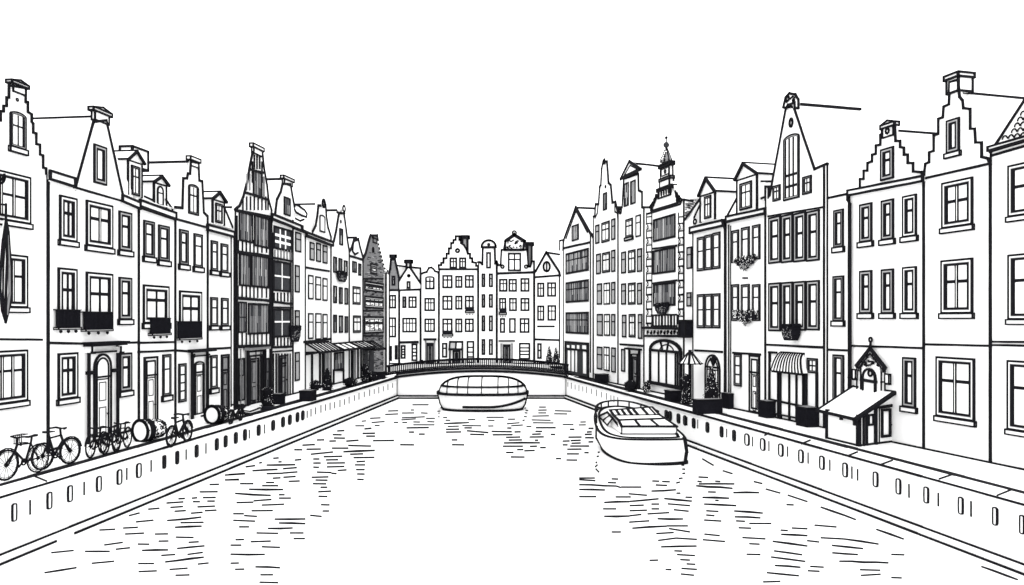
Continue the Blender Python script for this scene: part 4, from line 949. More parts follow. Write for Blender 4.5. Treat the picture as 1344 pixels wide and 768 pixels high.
B="0,280,72,275;0,303,46,301;50,320,110,320;28,363,187,372;35,404,110,402;110,396,190,390;90,345,242,346;148,329,220,329;165,315,202,315;105,263,217,257;168,276,240,274;240,273,305,268;168,238,295,236;240,254,302,249;195,296,230,294;242,292,297,288;265,310,315,308;75,246,118,240;197,208,222,206;220,224,235,223;135,229,148,226;292,216,322,213;222,369,248,369;222,384,276,384;146,415,246,411;101,440,196,439;20,453,68,453;68,461,126,465;20,482,118,486;46,511,91,511;203,477,340,476;222,494,340,497;173,518,284,516;123,538,220,540;270,538,332,538;287,563,338,563;30,568,69,567;97,577,187,574;8,592,57,592;146,599,228,602;8,632,161,633;8,672,46,671;28,699,70,698;118,688,228,692;140,723,197,723;136,756,220,758;360,460,412,465;415,441,445,441;408,413,447,414;397,376,437,377;396,356,454,353;406,336,437,336;372,320,432,321;384,304,438,305;367,292,442,290;390,269,455,271;455,274,478,276;374,247,400,248;374,229,408,229;374,211,402,211;363,190,462,180;344,168,408,167;326,150,382,147;290,170,326,170;390,127,423,126;445,132,475,131;465,118,515,119;460,103,500,104;480,87,512,85;434,246,512,244;434,229,515,228;430,215,485,214;420,201,503,199;482,262,522,259;456,163,530,163;507,179,647,173;528,151,630,154;552,205,645,204;537,190,595,188;558,237,604,237;565,223,604,221;563,258,602,258;568,277,602,278;568,301,598,302;608,110,648,110;592,98,648,97;638,130,732,129;600,78,632,75;560,64,600,64;646,63,668,63;588,44,608,42;632,50,690,45;625,31,672,29;692,14,740,12;520,132,575,128"
Cs="185,51,280,51;42,88,102,86;30,108,102,105;122,100,195,99;175,82,195,82;235,99,275,101;122,128,258,122;265,131,318,131;120,140,205,134;125,155,155,155;190,152,230,153;272,150,315,152;190,169,315,169;150,187,282,185;163,212,195,212;222,224,258,224;75,155,102,155;112,286,195,287;415,258,450,258;417,286,490,287;365,126,390,127;380,142,408,143;370,162,518,156;392,179,458,177;382,196,460,195;382,212,472,211;478,173,590,175;510,139,555,138;490,187,535,187;505,204,632,215;524,225,608,227;628,142,668,144;620,125,722,125;630,176,662,176;650,208,770,210;656,228,775,227;745,136,790,136;740,163,815,157;765,175,835,170;742,188,768,188;785,211,822,210;735,243,820,241;750,259,830,258;722,276,935,275;716,295,835,295;800,315,838,315;735,332,780,332;763,358,845,359;842,322,905,320;875,296,918,295;935,303,970,303;873,241,958,240;905,260,925,260;888,225,940,223;908,208,948,208;855,179,885,179;910,186,1028,186;893,157,1015,158;885,140,998,143;890,118,988,116;925,99,972,99;925,83,975,82;930,65,970,65;1018,104,1095,105;1022,86,1120,89;1068,167,1132,168;1110,196,1138,196;1172,153,1205,152;1162,170,1205,169;998,226,1025,226;1102,242,1180,241;1068,265,1110,264;1115,262,1175,260;1068,287,1098,287;1112,294,1225,294;1095,313,1180,312;1092,340,1165,340;1090,376,1155,377;1028,368,1060,368;1220,190,1250,190;1198,226,1240,225;1210,212,1240,210;1200,245,1252,245;1220,270,1248,269;1120,278,1175,276;1195,333,1222,333;350,70,362,66;332,90,350,88;338,104,345,98;336,120,345,124;845,70,852,72;850,84,866,86;845,98,862,100;840,120,858,122;832,146,845,140"
Dd="0,366,60,366;0,372,62,376;0,391,140,396;140,396,158,402;158,400,235,400;0,409,98,411;0,436,65,436;122,369,148,370;108,383,140,384;275,377,302,378;312,379,342,380;288,392,332,394;272,415,365,410;186,425,256,431;137,437,195,437;94,458,190,455;190,454,300,444;190,470,244,468;272,464,302,464;90,482,140,482;190,489,256,487;272,482,302,482;94,510,190,509;190,508,235,503;257,501,340,496;188,532,265,527;295,519,392,520;320,443,425,453;333,463,418,470;356,485,413,491;366,423,382,423;400,438,426,439;200,555,330,547;330,546,410,546;338,556,418,569;290,575,357,571;297,601,365,592;365,592,444,597;308,625,443,622;358,640,388,641;368,654,437,658;380,673,418,675;404,689,438,691;325,710,348,711;385,706,444,710;382,727,433,732;265,676,298,675;122,569,158,569;449,362,486,364;445,378,462,380;512,378,532,379;450,388,585,388;440,395,578,405;485,418,515,419;580,421,678,421;464,439,565,442;512,450,526,451;470,464,592,470;478,489,525,492;478,505,510,508;470,524,536,528;583,490,692,498;585,512,683,516;590,527,625,529;600,553,648,555;640,537,724,537;471,577,530,583;465,598,550,605;614,590,702,595;640,613,680,615;630,653,683,654;780,466,808,467;800,554,860,557;758,562,786,564;760,578,860,583;728,604,860,622;733,640,840,655;722,663,852,680;736,695,834,702;706,722,828,734;692,757,758,755;463,293,507,319;540,338,578,350;657,379,690,387;702,407,758,423;785,430,860,455;70,270,78,268;66,285,75,284;68,305,62,310;70,315,60,325;62,330,76,345;385,316,396,318;388,332,400,333;388,349,400,348;375,368,390,366;365,385,380,381"
E="328,478,436,487;358,539,470,545;470,545,640,570;412,576,565,592;414,612,540,621;448,653,688,661;548,694,648,697;552,722,650,716;307,678,374,682;296,699,354,702;700,620,765,622;700,732,752,734;627,498,762,546;358,390,530,452;292,553,352,560;1136,678,1315,743"
for txt,sc,ox_,oy_ in ((A,3.953,0,620),(B,3.368,300,540),(Cs,4.48,500,520),(Dd,2.867,760,500),(E,3.692,980,560)):
    for e in txt.split(';'):
        a,b,c,d=[float(v) for v in e.split(',')]
        flat(W,ox_+a/sc,oy_+b/sc,ox_+c/sc,oy_+d/sc,3.0 if min(b,d)/sc+oy_>560 else 2.4,WZ,taper=.75)
struct(W.build('water'))

# ================================================================ BOATS
def catmull(pts,n=6,closed=True):
    P=[Vector(p) for p in pts]; out=[]; L=len(P)
    for i in range(L if closed else L-1):
        p0,p1,p2,p3=(P[(i-1)%L],P[i],P[(i+1)%L],P[(i+2)%L]) if closed else (P[max(i-1,0)],P[i],P[i+1],P[min(i+2,L-1)])
        for j in range(n):
            t=j/n; out.append(.5*((2*p1)+(-p0+p2)*t+(2*p0-5*p1+4*p2-p3)*t*t+(-p0+3*p1-3*p2+p3)*t**3))
    if not closed: out.append(P[-1])
    return out
# boat 1: glass-roofed canal boat lying across the canal before the bridge
cx,cy=-2.16,56.5; k=.0555
t=thing('tour_boat','white round-ended tour boat with glazed roof floating in mid canal before the bridge','boat',(cx,cy,WZ))
def sup(a,b,th,p=2.6): c,s=math.cos(th),math.sin(th); return (a*math.copysign(abs(c)**(2/p),c),b*math.copysign(abs(s)**(2/p),s))
n=48; hz=[(2.6,1.6,-.25),(2.85,1.85,.0),(3.1,2.05,.45),(3.24,2.12,1.0),(3.27,2.15,1.28)]
m=MB(); vs=[]
for a,b,z in hz: vs+=[(*sup(a,b,2*math.pi*i/n),z) for i in range(n)]
fs=[(r*n+i,r*n+(i+1)%n,(r+1)*n+(i+1)%n,(r+1)*n+i) for r in range(len(hz)-1) for i in range(n)]+[tuple(range((len(hz)-1)*n,len(hz)*n))]
m.add(vs,fs,WH)
def loop(mb,a,b,z,w,i0=0,i1=n,zf=None,p=2.6):
    pts=[(*sup(a,b,2*math.pi*(i%n)/n,p),z if zf is None else zf(i)) for i in range(i0,i1+1)]
    for u,v in zip(pts,pts[1:]): mb.seg(u,v,w,INK,nrm=(0,0,1),th=w)
loop(m,3.29,2.17,1.25,3.2*k); loop(m,2.88,1.88,.07,3.6*k)
for sgn in (-1,1):
    P=[(sgn*2.88,-.1,.03),(sgn*3.1,-.1,.45),(sgn*3.24,-.1,1.0),(sgn*3.29,-.1,1.25)]; m.line(P,3.0*k,nrm=(0,-1,0))
P=[]
for i in range(15):
    x=-1.3+4.35*i/14; z=.36+.5*max(0,(x-.6)/2.5)**1.8; f=min(1,z/1.0); a_=2.85+.4*f; b_=1.87+.27*f
    P.append((x,-b_*max(.02,1-(abs(x)/a_)**2.6)**(1/2.6)-.05,z))
m.line(P,2.4*k,nrm=(0,-1,0))
m.build('hull',t)
# glazed canopy
def dome(r): # height over gunwale for normalised radius
    return 1.28+ (1.06*(1-max(0,r)**3.6)**.55 if r<1 else 0)
def rad(x,y): return ((abs(x)/3.2)**2.4+(abs(y)/2.05)**2.4)**(1/2.4)
m=MB(); vs=[]; rr=[1,.99,.97,.93,.86,.76,.62,.45,.25,.02]
for r in rr: vs+=[(*[c*r for c in sup(3.2,2.05,2*math.pi*i/n,2.4)],dome(r)) for i in range(n)]
m.add(vs,[(q*n+i,q*n+(i+1)%n,(q+1)*n+(i+1)%n,(q+1)*n+i) for q in range(len(rr)-1) for i in range(n)],WH); m.build('canopy_glass',t)
m=MB()
for px in (588,602,616,634,655.5,669.5,682):
    x=(px-634.5)*k*.985; ym=2.05*(1-(abs(x)/3.2)**2.4)**(1/2.4); pts=[]
    for i in range(17):
        y=-ym+ (ym*2)*i/16; pts.append((x,y,dome(rad(x,y))+.015))
    m.line(pts,3.0*k,nrm=(1,0,0),th=.06)
r=.93; pts=[(*[c*r for c in sup(3.2,2.05,2*math.pi*i/n,2.4)],dome(r)+.03) for i in range(n+1)]
m.line(pts,2.6*k,nrm=(0,0,1),th=.12)
pts=[(x*3.2/20,.3,dome(rad(x*3.2/20,.3))+.02) for x in range(-20,21)]; m.line(pts,3.6*k,nrm=(0,1,0),th=.12)
m.build('canopy_frame',t)
# boat 2: open-decked canal boat moored at the right quay
t=thing('canal_boat','white square-sterned canal boat with low glazed cabin moored along the right quay','boat',(6.3,38,WZ)); ox,oy=6.3,38; k=.036
gun=[(7.62,34.15),(6.6,34.0),(5.4,34.05),(4.75,34.35),(4.3,35.3),(4.18,36.9),(4.3,39.3),(4.62,42.6),(5.1,45.2),(5.75,46.7),(6.55,47.2),(7.3,46.3),(7.8,44.0),(8.0,41.5),(8.05,38.5),(7.95,35.7),(7.8,34.5)]
gl=catmull([(x-ox,y-oy,1.26) for x,y in gun],5)
cxy=Vector((6.25-ox,40.0-oy,0))
def scale(l,sx,sy,z,dx=0,dy=0): return [Vector((cxy.x+(p.x-cxy.x)*sx+dx,cxy.y+(p.y-cxy.y)*sy+dy,z)) for p in l]
wlp=[(7.85,34.95),(6.95,34.65),(6.0,34.8),(5.3,35.3),(4.85,36.6),(4.66,38.2),(4.75,40),(4.95,42.4),(5.35,44.6),(5.9,45.9),(6.5,46.3),(7.1,45.5),(7.5,43.6),(7.7,41.3),(7.75,38.5),(7.86,36.2),(7.88,35.3)]
wl=catmull([(x-ox,y-oy,-.05) for x,y in wlp],5); n=len(gl)
mid=[a.lerp(b,.55)+(a-Vector((cxy.x,cxy.y,a.z))).normalized()*.16*Vector((1,1,0)).length/1.414 for a,b in zip(wl,gl)]
low=scale(wl,.93,.97,-.4)
m=MB(); rings=[low,wl,mid,gl]; vs=[tuple(p) for r in rings for p in r]
m.add(vs,[(q*n+i,q*n+(i+1)%n,(q+1)*n+(i+1)%n,(q+1)*n+i) for q in range(3) for i in range(n)],WH)
def lp(mb,L,w,z=0,i0=0,i1=None):
    L=list(L); i1=i1 or len(L)
    for i in range(i0,i1): a,b=L[i%n],L[(i+1)%n]; mb.seg((a.x,a.y,a.z+z),(b.x,b.y,b.z+z),w,INK,nrm=(0,0,1),th=w)
lp(m,gl,2.2*k); lp(m,scale(wl,1.02,1.006,-.05),4.6*k,.12)
i=len(gl)-2
m.line([tuple(wl[i]),tuple(mid[i]),tuple(gl[i])],3.4*k,nrm=(0,-1,0)); j=4*5+3
m.line([tuple(wl[j+7]),tuple(mid[j+5]),tuple(gl[j+4])],3.0*k,nrm=(-1,0,0))
m.build('hull',t)
ins=scale(gl,.86,.955,1.27,dy=.05); m=MB(); m.add([tuple(p) for p in gl+ins],[(i,(i+1)%n,n+(i+1)%n,n+i) for i in range(n)],WH)
m.add([(p.x,p.y,1.24) for p in ins],[tuple(range(n))],WH); lp(m,ins,2.4*k,.01)
rail=[Vector((p.x,p.y,1.42)) for p in scale(gl,.985,.985,1.42)]
m.build('deck',t)
# coaming rail round the bow with short posts
m=MB(); i0,i1=6*5,13*5
lp(m,[Vector((p.x,p.y,1.62)) for p in scale(gl,.97,.98,1.6)],2.4*k,0,i0,i1)
rl=scale(gl,.97,.98,1.6)
for i in range(i0,i1+1,4): m.seg((rl[i].x,rl[i].y,1.25),(rl[i].x,rl[i].y,1.62),1.8*k)
m.build('bow_rail',t)
def loc(px,py,z): p=G(px,py,WZ+z); return (p.x-ox,p.y-oy,z)
# cabin: front block with glazed slope, raised roof band, second glazed slope and windscreen
m=MB()
zb,z1,z2=1.27,1.62,1.85
A0,A1=loc(816,569.5,zb),loc(888,569.5,zb); B0,B1=(A0[0],A0[1],z1),(A1[0],A1[1],z1)
C0,C1=loc(812,551.5,z2),loc(873,549.5,z2); D0,D1=loc(806,545.5,z2+.04),loc(866,545,z2+.04)
E0,E1=loc(801,538.5,z2+.2),loc(856,534.5,z2+.2)
m.add([A0,A1,B1,B0],[(0,1,2,3)],WH); m.add([B0,B1,C1,C0],[(0,1,2,3)],WH); m.add([C0,C1,D1,D0],[(0,1,2,3)],WH); m.add([D0,D1,E1,E0],[(0,1,2,3)],WH)
m.add([A0,B0,C0,D0,E0,(E0[0],E0[1],zb)],[(0,1,2,3,4,5)],WH); m.add([A1,B1,C1,D1,E1,(E1[0],E1[1],zb)],[(5,4,3,2,1,0)],WH)
m.add([E0,E1,(E1[0],E1[1],zb),(E0[0],E0[1],zb)],[(0,1,2,3)],WH)
kw=dict(nrm=(0,-.5,1),th=.04)
for a,b in ((A0,A1),(A0,B0),(B0,B1),(A1,B1),(B1,C1),(B0,C0),(C0,C1),(C1,D1),(C0,D0),(D0,D1),(D0,E0),(E0,E1),(D1,E1)): m.seg(a,b,2.9*k,**kw)
m.build('cabin',t)
m=MB()
L=lambda a,b,u: tuple(a[i]+(b[i]-a[i])*u for i in range(3))
for u in (.34,.68): m.seg(L(B0,B1,u),L(C0,C1,u),2.4*k,**kw)
for u in (.13,.26,.40,.53,.75,.92): m.seg(L(D0,D1,u),L(E0,E1,u),(2.2+1.2*random.random())*k,**kw)
m.build('roof_glazing',t)
m=MB(); S0=loc(797,558,zb); S1=loc(786,546,zb); S2=loc(804,549,z2); S3=loc(797,541,z2+.1); 
m.add([S0,S1,S3,S2],[(0,1,2,3)],WH); m.line([S0,S1,S3,S2,S0],2.4*k,nrm=(-1,-.3,.4),th=.04); m.line([L(S0,S1,.5),L(S2,S3,.5)],1.8*k,nrm=(-1,-.3,.4),th=.05); m.line([S2,loc(816,564,zb+.1)],2.4*k,**kw); m.build('windscreen',t)

# ================================================================ BICYCLES
def bicycle(fr,re,k,label,group,R=.35,lean=0,seat=True,basket=False,spokes=16,zs=1.0,name='bicycle',rear=False):
    k*=.88
    """fr, re: ground contact points of front and rear wheel"""
    fr=Vector(fr); re=Vector(re); d=fr-re; Lw=d.length; ang=math.atan2(d.y,d.x)
    t=thing(name,label,'bicycle',((fr.x+re.x)/2,(fr.y+re.y)/2,.01),ang,group); t.rotation_euler=(0,lean,ang) if False else (0,0,ang)
    hw=Lw/2; H=R*2
    for x in (hw,-hw):
        sp=spokes if (x>0 or not rear) else 5; m=MB(); c=(x,0,R); m.circ(c,R-.02,(2.2 if x>0 or not rear else 1.7)*k,n=22); m.circ(c,R-.03-2.2*k,.7*k,n=18)
        for i in range(sp):
            a=2*math.pi*i/sp+random.uniform(-.1,.1); r1=R*(.93 if random.random()<.7 else .6); m.seg((x,0,R),(x+r1*math.cos(a),0,R+r1*math.sin(a)),.55*k,INK,th=.01)
        m.circ(c,.035,2*k,n=8); m.build('wheel',t)
    w=1.65*k; cr=(-.08*Lw,0,R*.92); hd=(hw-.30*R/.35,0,R*2.38*zs); hd2=(hw-.24*R/.35,0,R*1.95*zs); st=(-hw*.52,0,R*2.3*zs); f=MB()
    f.seg(hd,st,w); f.seg(hd2,cr,w*1.15); f.seg(cr,st,w); f.seg(cr,(-hw,0,R),w*.8); f.seg(st,(-hw,0,R),w*.8); f.seg(hd,hd2,w*1.2)
    f.seg(hd2,(hw,.06,R),w*.8); f.seg(hd2,(hw,-.06,R),w*.8); f.circ((cr[0],-.05,cr[2]),.09,1.6*k,n=10); f.seg((cr[0],-.08,cr[2]),(cr[0]+.12,-.1,cr[2]-.12),1.6*k); f.seg((cr[0]+.06,-.16,cr[2]-.12),(cr[0]+.18,-.06,cr[2]-.12),1.8*k)
    f.seg((cr[0],.08,cr[2]),(cr[0]-.12,.1,cr[2]+.12),1.6*k)
    a0=.2; P=[(hw+(R+.04)*math.cos(a),0,R+(R+.04)*math.sin(a)) for a in [a0+(2.0)*i/6 for i in range(7)]]; f.line(P,1.3*k)
    f.build('frame',t)
    b=MB(); top=(hd[0]-.03,0,R*2.9*zs); b.seg(hd,top,w); b.line([(top[0]-.10,-.27,top[2]+.02),(top[0]+.03,-.2,top[2]+.03),(top[0]+.05,0,top[2]),(top[0]+.03,.2,top[2]+.03),(top[0]-.10,.27,top[2]+.02)],w*1.1,nrm=(0,0,1)); b.build('handlebar',t)
    if seat:
        b=MB(); sz=R*2.78*zs; b.seg(st,(st[0]-.04,0,sz),w); b.seg((st[0]-.19,0,sz+.02),(st[0]+.13,0,sz),w*1.5,w2=w*.8,nrm=(0,-1,0),th=.12); b.build('saddle',t)
    if basket:
        b=MB(); x=.12*hw; z=R*2.45*zs; 
        for i in range(5):
            xx=x-.14+i*.07; b.seg((xx,-.1,z),(xx+.01,-.1,z+.26),.7*k)
        for zz in (0,.26): b.line([(x-.16,-.1,z+zz),(x+.16,-.1,z+zz),(x+.16,.1,z+zz),(x-.16,.1,z+zz),(x-.16,-.1,z+zz)],.9*k,nrm=(0,0,1))
        b.seg((x,0,R*2.3*zs),(x,0,z),w); b.build('basket',t)
    return t
bg='bicycles parked along the left quay'
bicycle(G(8.5,631),G(50,620.5),.0232,'black bicycle with small basket, nearest to the left edge of the picture',bg,R=.455,basket=True,zs=.92,rear=True,spokes=14)
bicycle(G(92,609),G(56,617),.0250,'black bicycle with upright bars standing at the corner between the two nearest left houses',bg,R=.43,zs=.98,spokes=14)
for (a,b,l,r) in ((119,601.5,'black bicycle, leftmost of the tight cluster of three before the arched portal',.39),(138,597,'black bicycle in the middle of the tight cluster of three before the arched portal',.37),(153,593.5,'black bicycle, rightmost of the tight cluster of three before the arched portal',.39)):
    p=G(a,b); bicycle(p,p+Vector((-.08,.95,0)),.0225,l,bg,R=r,spokes=7,zs=.86)
bicycle(G(246,580),G(225,587),.031,'black bicycle standing beside the nearer round barrel, front wheel to the right',bg,R=.40,zs=.95)
bicycle(G(311,553)+Vector((.1,.2,0)),G(303,557),.036,'small black bicycle squeezed beside the farther round barrel',bg,R=.33,zs=.8,seat=False)
# barrels lying on their sides with a wicker-like body
def barrel(px,py,r,L,k,label,dirv):
    p=G(px,py); t=thing('barrel',label,'barrel',(p.x,p.y,0),math.atan2(dirv[1],dirv[0])-math.pi/2,'barrels lying by the left quay')
    m=MB(); m.lathe([(r,0),(r*1.04,.18),(r*.95,L*.6),(r*.78,L)],(0,0,r*1.02),WH,24,'y')
    for f0,c in ((0,26),(.3,20)):
        pass
    for i in range(330):
        a=random.uniform(0,2*math.pi); y=random.random()**.8*L; rr=r*1.03-(y/L)*r*.24; 
        rr=r*(1.04 if y<.2 else 1.04-.26*(y-.2)/(L-.2)) 
        b=a+random.uniform(-.16,.16); y2=min(L,y+random.uniform(-.1,.14)); d2=.012
        m.seg(((rr+d2)*math.cos(a),y,r*1.02+(rr+d2)*math.sin(a)),((rr+d2)*math.cos(b),max(0,y2),r*1.02+(rr+d2)*math.sin(b)),1.3*k,INK,th=.02,nrm=(math.cos(a),0,math.sin(a)),ext=False)
    m.lathe([(r*1.07,.1),(r*1.07,.34)],(0,0,r*1.02),INK,24,'y'); m.lathe([(r*.86,L*.93),(r*.8,L*1.0)],(0,0,r*1.02),INK,20,'y')
    m.build('barrel_body',t)
    e=MB(); e.lathe([(r*1.0,-.03),(r*1.0,0)],(0,0,r*1.02),WH,28,'y'); 
    P=[(r*1.0*math.cos(2*math.pi*i/28),-.035,r*1.02+r*math.sin(2*math.pi*i/28)) for i in range(29)]
    e.line(P,3.0*k,nrm=(0,-1,0),th=.05); e.build('barrel_end',t)
    return t
barrel(185,580,.42,.95,.029,'round barrel lying with white end to the viewer, nearer of the two',(.45,1))
barrel(279,556.5,.41,.75,.034,'round barrel lying with white end to the viewer, farther of the two',(.35,1))
# coil of rope
m=MB(); P=[G(a,b,.06) for a,b in ((324,531),(318,536),(317,539),(322,543),(330,545))]; m.line([tuple(p) for p in P],.09,nrm=(0,0,1),th=.05); P=[G(a,b,.06) for a,b in ((320,539),(328,540),(337,537),(341,535))]; m.line([tuple(p) for p in P],.07,nrm=(0,0,1),th=.05)
P=[G(a,b,.05) for a,b in ((322,542),(333,543.5),(345,540))]; m.line([tuple(p) for p in P],.06,nrm=(0,0,1),th=.05)
tag(m.build('rope'),'curved black rope lying loose on the pavement left of the clipped bush','rope')

# ================================================================ PLANTERS, TREES
def planter(x0,x1,yt,yb,label,side,long=1.0,rim=True):
    xm=(x0+x1)/2; p=G(xm,yb); k=p.y/1000; w=(x1-x0)*k; ang=math.atan2(.993,.118) if side=='L' else math.atan2(-.967,.256)
    bearing=math.atan2(p.y,p.x-0)   # view direction on the ground
    rel=ang-bearing; s,c=abs(math.sin(rel)),abs(math.cos(rel))
    # box a (along quay) x b (across); apparent width = a*s + b*c
    a=w*long/(s*long+c) ; b=w/(s*long+c)
    hh=(yb-yt)*k*.9
    t=thing('planter',label,'planter',(p.x,p.y+ .5*min(a,b),0),ang,'black box planters along the quays')
    m=MB(); m.box(-a/2,a/2,-b/2,b/2,.0,hh,IRON); 
    for i in range(14): x=-a/2+a*(i+.5)/14; m.box(x-.012,x+.012,-b/2-.012,b/2+.012,.05,hh-.08,IRON)
    m.build('box',t)
    if rim: m=MB(); m.box(-a/2-.03,a/2+.03,-b/2-.03,b/2+.03,hh-.05,hh+.01,INK); m.box(-a/2+.06,a/2-.06,-b/2+.06,b/2-.06,hh+.01,hh+.02,GR); m.build('rim',t)
    return t,p,hh,k
def foliage(px,pyt,pyb,wpx,label,name='potted_tree',kind='cone',cat='tree',zbase=0.0,den=1.0,dark=.62,dy=.35,pybase=None,sq=1):
    p=G(px,pybase or pyb); k=p.y/1000; p=p+Vector((0,dy,0)); zb=CAMZ-(pyb-HY)*p.y/1000; zt=CAMZ-(pyt-HY)*p.y/1000
    if pybase is None and zbase==0: zb=max(zb,.0)
    r=wpx*k/2; H=zt-zb
    t=thing(name,label,cat,(p.x,p.y,max(0,zbase)))
    b0=max(0,zbase)
    m=MB(); m.lathe([(max(.03,r*.12),0),(max(.02,r*.08),zb-b0+H*.45)],(0,0,0),INK,8); m.build('trunk',t)
    m=MB(); n=int(420*den)
    def R(u):
        if kind=='cone': return r*(1-u)**.75*(1 if u>.12 else .75+2*u)+.02
        if kind=='ball': return r*math.sqrt(max(0,1-(2*u-1)**2))+.01
        return r*(.85+.2*math.sin(u*9))*(1 if u<.85 else (1-u)/.15*.8+.2)
    m.lathe([(R(u)*.86,zb-b0+H*u) for u in (0,.1,.25,.4,.55,.7,.85,.95)],(0,0,0),INK,12)
    for i in range(n):
        u=random.random(); a=random.uniform(0,2*math.pi); rr=R(u)*random.uniform(.72,1.12); s=random.uniform(.8,1.7)*k*sq
        c=Vector((rr*math.cos(a),rr*math.sin(a),zb-b0+H*u)); e1=Vector((random.uniform(-1,1),random.uniform(-1,1),random.uniform(-.6,.6))).normalized()*s; e2=e1.cross(Vector((math.cos(a),math.sin(a),.4))).normalized()*s*.6
        m.add([c-e1,c+e2,c+e1,c-e2],[(0,1,2,3)],INK) if random.random()<dark else m.add([c-e1*.5,c+e2*.6,c+e1*.5,c-e2*.6],[(0,1,2,3)],WH)
    m.build('crown',t); return t
# left side
foliage(348.5,508,536,17,'dark clipped dome bush on a round base in front of the timber-framed house','clipped_bush','col','bush',dark=.8)
m=MB(); p=G(350,538); m.lathe([(.42,0),(.42,.06),(.3,.14)],(p.x,p.y+.3,0),IRON,16); tag(m.build('plant_stand'),'low round black stand under the clipped dome bush','plant stand')
planter(355,372,516,531,'black planter box beside the clipped dome bush, the first on the left quay','L')
planter(391,413,511.5,527,'black planter box holding a round bush under the left awning','L',1.1)
foliage(411,499,513,14,'small round bush growing in the black planter under the left awning','round_bush','ball','bush',dark=.85,pybase=526,dy=.5)
foliage(428,482,513,15,'dark cone-shaped tree standing right of the striped left awning','cone_tree','cone',dark=.85)
foliage(458,496,508,18,'low dark bush in front of the slim spout gable house','low_bush','ball','bush',dark=.9)
foliage(478,478,502,10,'thin dark upright shrub under the end of the left awning','upright_shrub','col','shrub',dark=.85)
foliage(486,488,501,16,'wide dark bush low beside the grey brick house','low_bush','ball','bush',dark=.92)
planter(490,505,487,498,'black planter box at the foot of the grey brick house, next to the bridge','L')
# far side
foliage(541.5,470,480,8,'small pale bush behind the left end of the bridge railing','small_bush','ball','bush',dark=.5,pybase=478,den=.4)
foliage(553,469.5,480,10,'small dark round bush behind the bridge railing left of the corniced door','round_bush','ball','bush',dark=.95,pybase=478,den=.5)
foliage(721,455,482,12,'speckled conifer, the left one of the pair behind the right end of the bridge','conifer','cone',dark=.6,pybase=479,den=.7)
foliage(730,456,482,12,'speckled conifer, the right one of the pair behind the right end of the bridge','conifer','cone',dark=.6,pybase=479,den=.7)
planter(722,739,480,490,'dark planter box at the right end of the bridge railing','R')
# right side
foliage(774.5,473,495,19,'loose speckled shrub beside the shopfront at the far right quay','loose_shrub','ball','shrub',dark=.55)
planter(781,799.5,490,503,'black planter box, the farthest one on the right quay','R')
foliage(829,499,515,19,'very dark round bush on the right quay left of the arched shop window','round_bush','ball','bush',dark=.98,sq=.7)
foliage(850,501,516,11,'small grey ball plant just left of the big arched shop window','ball_plant','ball','plant',dark=.5,den=.6)
planter(874,897,511.5,527.5,'black planter box in front of the big arched shop window','R')
foliage(902.5,491,531,13,'tall loose plant at the foot of the parasol','tall_plant','col','plant',dark=.55,den=.7)
planter(911,949.5,522.5,543.5,'long black planter box at the foot of the cone tree','R',.35)
foliage(936,481,529,24,'tall speckled cone tree growing out of the long black planter','cone_tree','cone',dark=.62,pybase=541,dy=.35,den=1.5)
planter(949.5,975,514.5,537,'black planter box just right of the cone tree, beside the doorway','R')
planter(999,1026,524.5,549,'black planter box left of the shopfront with the striped dome awning','R')
planter(1050,1083,532.5,561,'large black planter box between the dome awning shop and the kiosk','R')
# parasol
p=G(905.5,531); k=.0433; p=p+Vector((.1,.4,0)); t=thing('parasol','open striped parasol on a pole above the tall loose plant','parasol',(p.x,p.y,0))
zt=CAMZ-(461-HY)*p.y/1000; zb=CAMZ-(477-HY)*p.y/1000; r=15.5*k
m=MB(); m.seg((0,0,0),(0,0,zt),3*k,INK,nrm=(0,-1,0)); m.lathe([(.22,0),(.2,.08)],(0,0,0),IRON,12); m.build('pole',t)
m=MB(); n=12; P=[]
for j,(rr,zz) in enumerate(((1,0),(.62,.42),(.3,.78),(.03,1))): P.append([(r*rr*math.cos(2*math.pi*i/n+.2),r*rr*math.sin(2*math.pi*i/n+.2),zb+(zt-zb)*zz) for i in range(n)])
m.add([v for q in P for v in q],[(q*n+i,q*n+(i+1)%n,(q+1)*n+(i+1)%n,(q+1)*n+i) for q in range(3) for i in range(n)],WH)
for i in range(n):
    m.seg(P[0][i],P[0][(i+1)%n],1.8*k,nrm=(0,0,1),th=.05)
    for q in range(3): m.seg(P[q][i],P[q+1][i],(1.5 if i%2 else 2.6)*k,nrm=(math.cos(2*math.pi*i/n+.2),math.sin(2*math.pi*i/n+.2),.8),th=.03)
m.build('canopy',t)

# ================================================================ KIOSK
A_=G(1086,576); B_=G(1127,586); C_=G(1175,580); D_=A_+(C_-B_); ox,oy=A_.x,A_.y; k=.029
t=thing('kiosk','small white lean-to kiosk with one sloping roof standing on the right pavement','kiosk',(A_.x,A_.y,0))
rel=lambda p,z:(p.x-ox,p.y-oy,z)
zf=1.12; zk=1.95
m=MB(); b=[rel(q,0) for q in (A_,B_,C_,D_)]; u=[rel(A_,zf),rel(B_,zf),rel(C_,zk),rel(D_,zk)]
m.add(b+u,[(0,1,5,4),(1,2,6,5),(2,3,7,6),(3,0,4,7),(4,5,6,7)],WH)
n1=Vector((-1,-.2,0)).normalized()
for a_,b_,w in ((b[0],b[1],4),(b[1],b[2],4),(b[0],u[0],4.5),(b[1],u[1],5),(b[2],u[2],5)): m.seg(a_,b_,w*k,nrm=(-.6,-.8,0),th=.07,ext=True)
BC=lambda s,z,o=.03:(b[1][0]+(b[2][0]-b[1][0])*s - .1*o, b[1][1]+(b[2][1]-b[1][1])*s-o, z)
m.seg(BC(.12,0),BC(.12,1.2),2.2*k,ext=False); m.seg(BC(.2,0),BC(.2,1.22),2.6*k,ext=False); m.seg(BC(.44,0),BC(.44,1.42),3.4*k,ext=False)
m.seg(BC(.5,1.42),BC(.9,1.46),2.4*k); m.build('wall',t)
